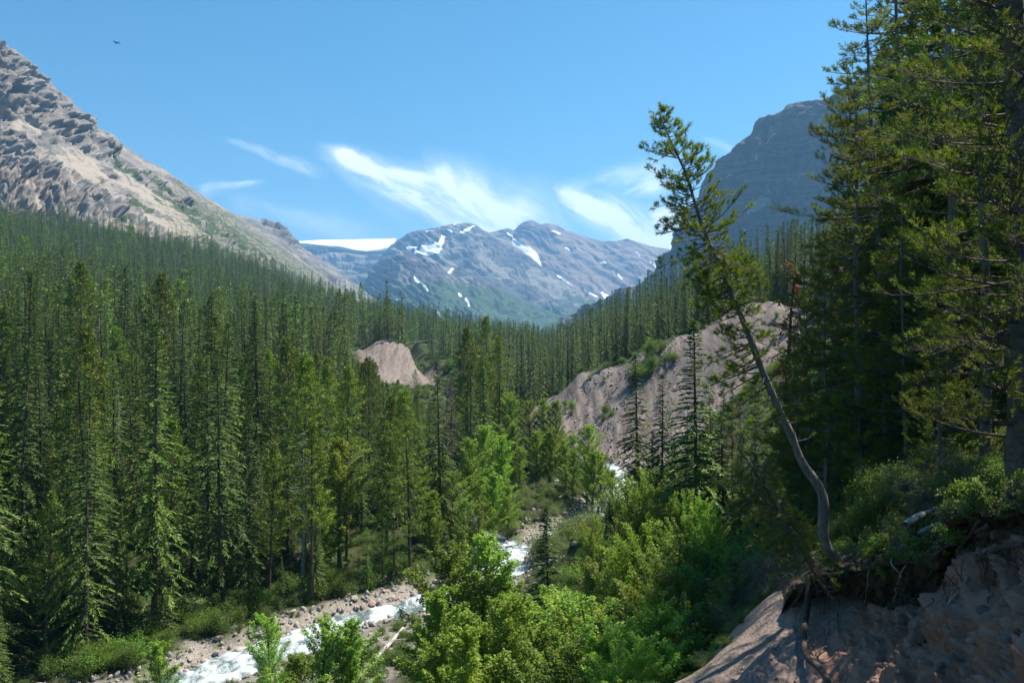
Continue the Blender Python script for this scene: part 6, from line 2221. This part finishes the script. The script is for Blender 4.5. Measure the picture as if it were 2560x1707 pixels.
BR = [brush_mesh(i, 90) for i in range(2)]
for (u, v, Y, s, lab) in [(908, 488, 21, 1.0, 'curled grey dead brush in the shade left of the right edge trunk'), (925, 500, 19, .8, 'tangle of bare roots on the slope above the bluff'), (948, 468, 20, 1.0, 'grey bare brush leaning on the slope'), (970, 478, 18, .8, 'bare twigs below the thick edge trunk'),
                          (745, 500, 33, 1.6, 'pale leafless brush under the leaning pine'), (728, 528, 35, 1.6, 'pale tangled brush at the top of the near slope'), (760, 545, 29, 1.4, 'bare grey brush at the edge of the pale slope'), (770, 570, 26, 1.2, 'dry twigs hanging over the pale slope'), (720, 470, 44, 1.6, 'bare reddish brush above the near slope'),
                          (700, 452, 54, 1.8, 'grey bare brush behind the spruces')]:
    x, y, z = P(u, v, Y)
    o = link('dead_brush', BR[int(v) % 2], None, (x, y, min(z, ground1(x, y) + 1.0) if u < 800 else z))
    o.scale = (s * .75,) * 3
    o.rotation_euler = (0, 0, rnd.uniform(0, 6))
    tag(o, lab, 'dead brush', 'dead brush on the right')
# bleached log on the bluff slope
q = smooth_path([P(905, 524, 17.6), P(922, 514, 18.0), P(938, 509, 18.6)], 8)
a = Acc()
tube(a, q, [.07, .09, .09, .08, .07, .07, .05, .03], 7)
tag(link('weathered_log', a.mesh('weathered_log', M_DEAD, True)), 'weathered grey log lying on the litter above the bluff', 'log')
q = smooth_path([P(918, 533, 16.9), P(945, 520, 17.3)], 6)
a = Acc()
tube(a, q, [.03, .06, .06, .05, .04, .02], 7)
tag(link('weathered_log', a.mesh('weathered_log', M_DEAD, True)), 'short pale stick below the weathered grey log', 'log')

# plants on the turf above the bluff
for k in range(46):
    u = g_.uniform(850, 1023)
    r = g_.random()
    i = int(np.interp(r, [0, 1], [25, 78]))
    GU = 512 + BLUFF_G[i, :, 0] / BLUFF_G[i, :, 1] * FPX
    j = int(np.argmin(np.abs(GU - u)))
    q = BLUFF_G[i, j]
    s = g_.uniform(.25, .6)
    e = plant('herb_clump', HERB[k % 2], float(q[0]), float(q[1]), s, g_.uniform(0, 6), 'small green herb clump on the turf above the bluff', 'plant', 'herb clumps above the bluff', ['bright green', 'mid green', 'yellow-green'][k % 3], z=float(q[2]), parts=('stem', 'foliage'))
for (u, v, Y, s) in [(855, 530, 23, .8), (868, 522, 22.5, .9), (880, 508, 22.5, .8), (895, 495, 22, .8), (960, 478, 18.5, .7), (980, 488, 17, .6), (1005, 480, 16.5, .7), (940, 488, 20, .6), (1015, 500, 15.5, .5), (870, 500, 25, 1.1), (890, 488, 25, 1.0), (838, 535, 25, .7)]:
    x, y, z = P(u, v, Y)
    plant('bush', SHR[int(u) % 2], x, y, s * .62, rnd.uniform(0, 6), 'leafy dark bush on the shaded turf above the bluff', 'bush', 'bushes above the bluff', 'mid green', z=z - .2, parts=('stem', 'foliage'))

# a bird high over the left mountain
a = Acc()
B = np.array(P(116.5, 43, 160))
zz = np.linspace(-.5, .5, 9)
tube(a, np.stack([zz * .9, zz * 0, .03 * np.cos(zz * 3)], -1), [.01, .05, .09, .11, .11, .09, .06, .05, .03], 6)
for sgn in (-1, 1):
    V = np.array([[.18, 0, .03], [-.16, 0, .03], [.12, sgn * .45, .20], [-.14, sgn * .45, .18], [-.05, sgn * .95, .12], [-.16, sgn * .9, .11]])
    a.add(V, np.array([[0, 2, 3, 1], [2, 4, 5, 3]]))
a.add(np.array([[-.4, 0, 0], [-.68, .12, 0], [-.68, -.12, 0]]), np.array([[0, 1, 2]]))
bird = link('bird', a.mesh('bird', M_ROOT), None, tuple(B))
bird.rotation_euler = (0, .25, -.3)
bird.rotation_euler[2] = 2.7
tag(bird, 'tiny dark bird flying in the blue sky right of the left mountain', 'bird')
# ---------------------------------------------------------------- labels: tell apart what shares a description, by place in the picture
ORD = ['leftmost', 'second from left', 'third from left', 'fourth from left', 'fifth from left', 'sixth from left', 'seventh from left', 'eighth from left', 'ninth from left', 'tenth from left']


def uv_of(o):
    x, y, z = o.matrix_world.translation if o.parent else o.location
    return (512 + x / max(y, 1) * FPX, 341 - z / max(y, 1) * FPX, y)


def set_suffix(obs, word):
    for o in obs:
        o['label'] = o['label'] + word


def tell_apart(obs, depth=0):
    n = len(obs)
    if n < 2: return
    if n > 9 and depth < 3:
        obs = sorted(obs, key=lambda o: uv_of(o)[2])
        thirds = [obs[:n // 3], obs[n // 3:2 * n // 3], obs[2 * n // 3:]]
        for grp_, wd_ in zip(thirds, [' nearest row', ' middle row', ' back row'] if depth == 0 else [' front', ' centre', ' rear']):
            set_suffix(grp_, (',' if depth == 0 else '') + wd_)
            tell_apart(grp_, depth + 1)
        return
    obs = sorted(obs, key=lambda o: uv_of(o)[0])
    for k, o in enumerate(obs):
        if n == 2: s_ = ['left of two', 'right of two'][k]
        elif k == n - 1: s_ = 'rightmost'
        else: s_ = ORD[min(k, 9)]
        o['label'] = o['label'] + ', ' + s_


by = {}
for o in COL.objects:
    if o.parent is None and 'label' in o.keys() and 'category' in o.keys():
        by.setdefault(o['label'], []).append(o)
for lb, obs in by.items():
    if len(obs) > 1:
        tell_apart(obs)
for o in COL.objects:                                   # keep every label within sixteen words
    if o.parent is None and 'label' in o.keys() and len(o['label'].split()) > 16:
        o['label'] = o['label'].replace(' on the right ridge left of the leaning pine', ' on the ridge left of the leaning pine').replace('mid-height mid green', 'mid-height green').replace('behind light cottonwoods', 'behind cottonwoods').replace('on the ridge left of the leaning pine', 'on the ridge by the leaning pine').replace('mid-height ', 'medium ').replace('by the left-edge snags', 'by left-edge snags').replace('around the silver tree', 'around silver tree').replace('by the white snag', 'by white snag').replace('in front of the pink scar', 'before the pink scar').replace('above the shaded scree', 'above shaded scree').replace(' left of two', ' left').replace(' right of two', ' right')
over = [o['label'] for o in COL.objects if 'label' in o.keys() and len(o['label'].split()) > 16]
print('labels over 16 words', len(over), over[:5])
print('objects', len(bpy.data.objects), 'tris', sum(len(m.loops) - 2 * len(m.polygons) for m in bpy.data.meshes))
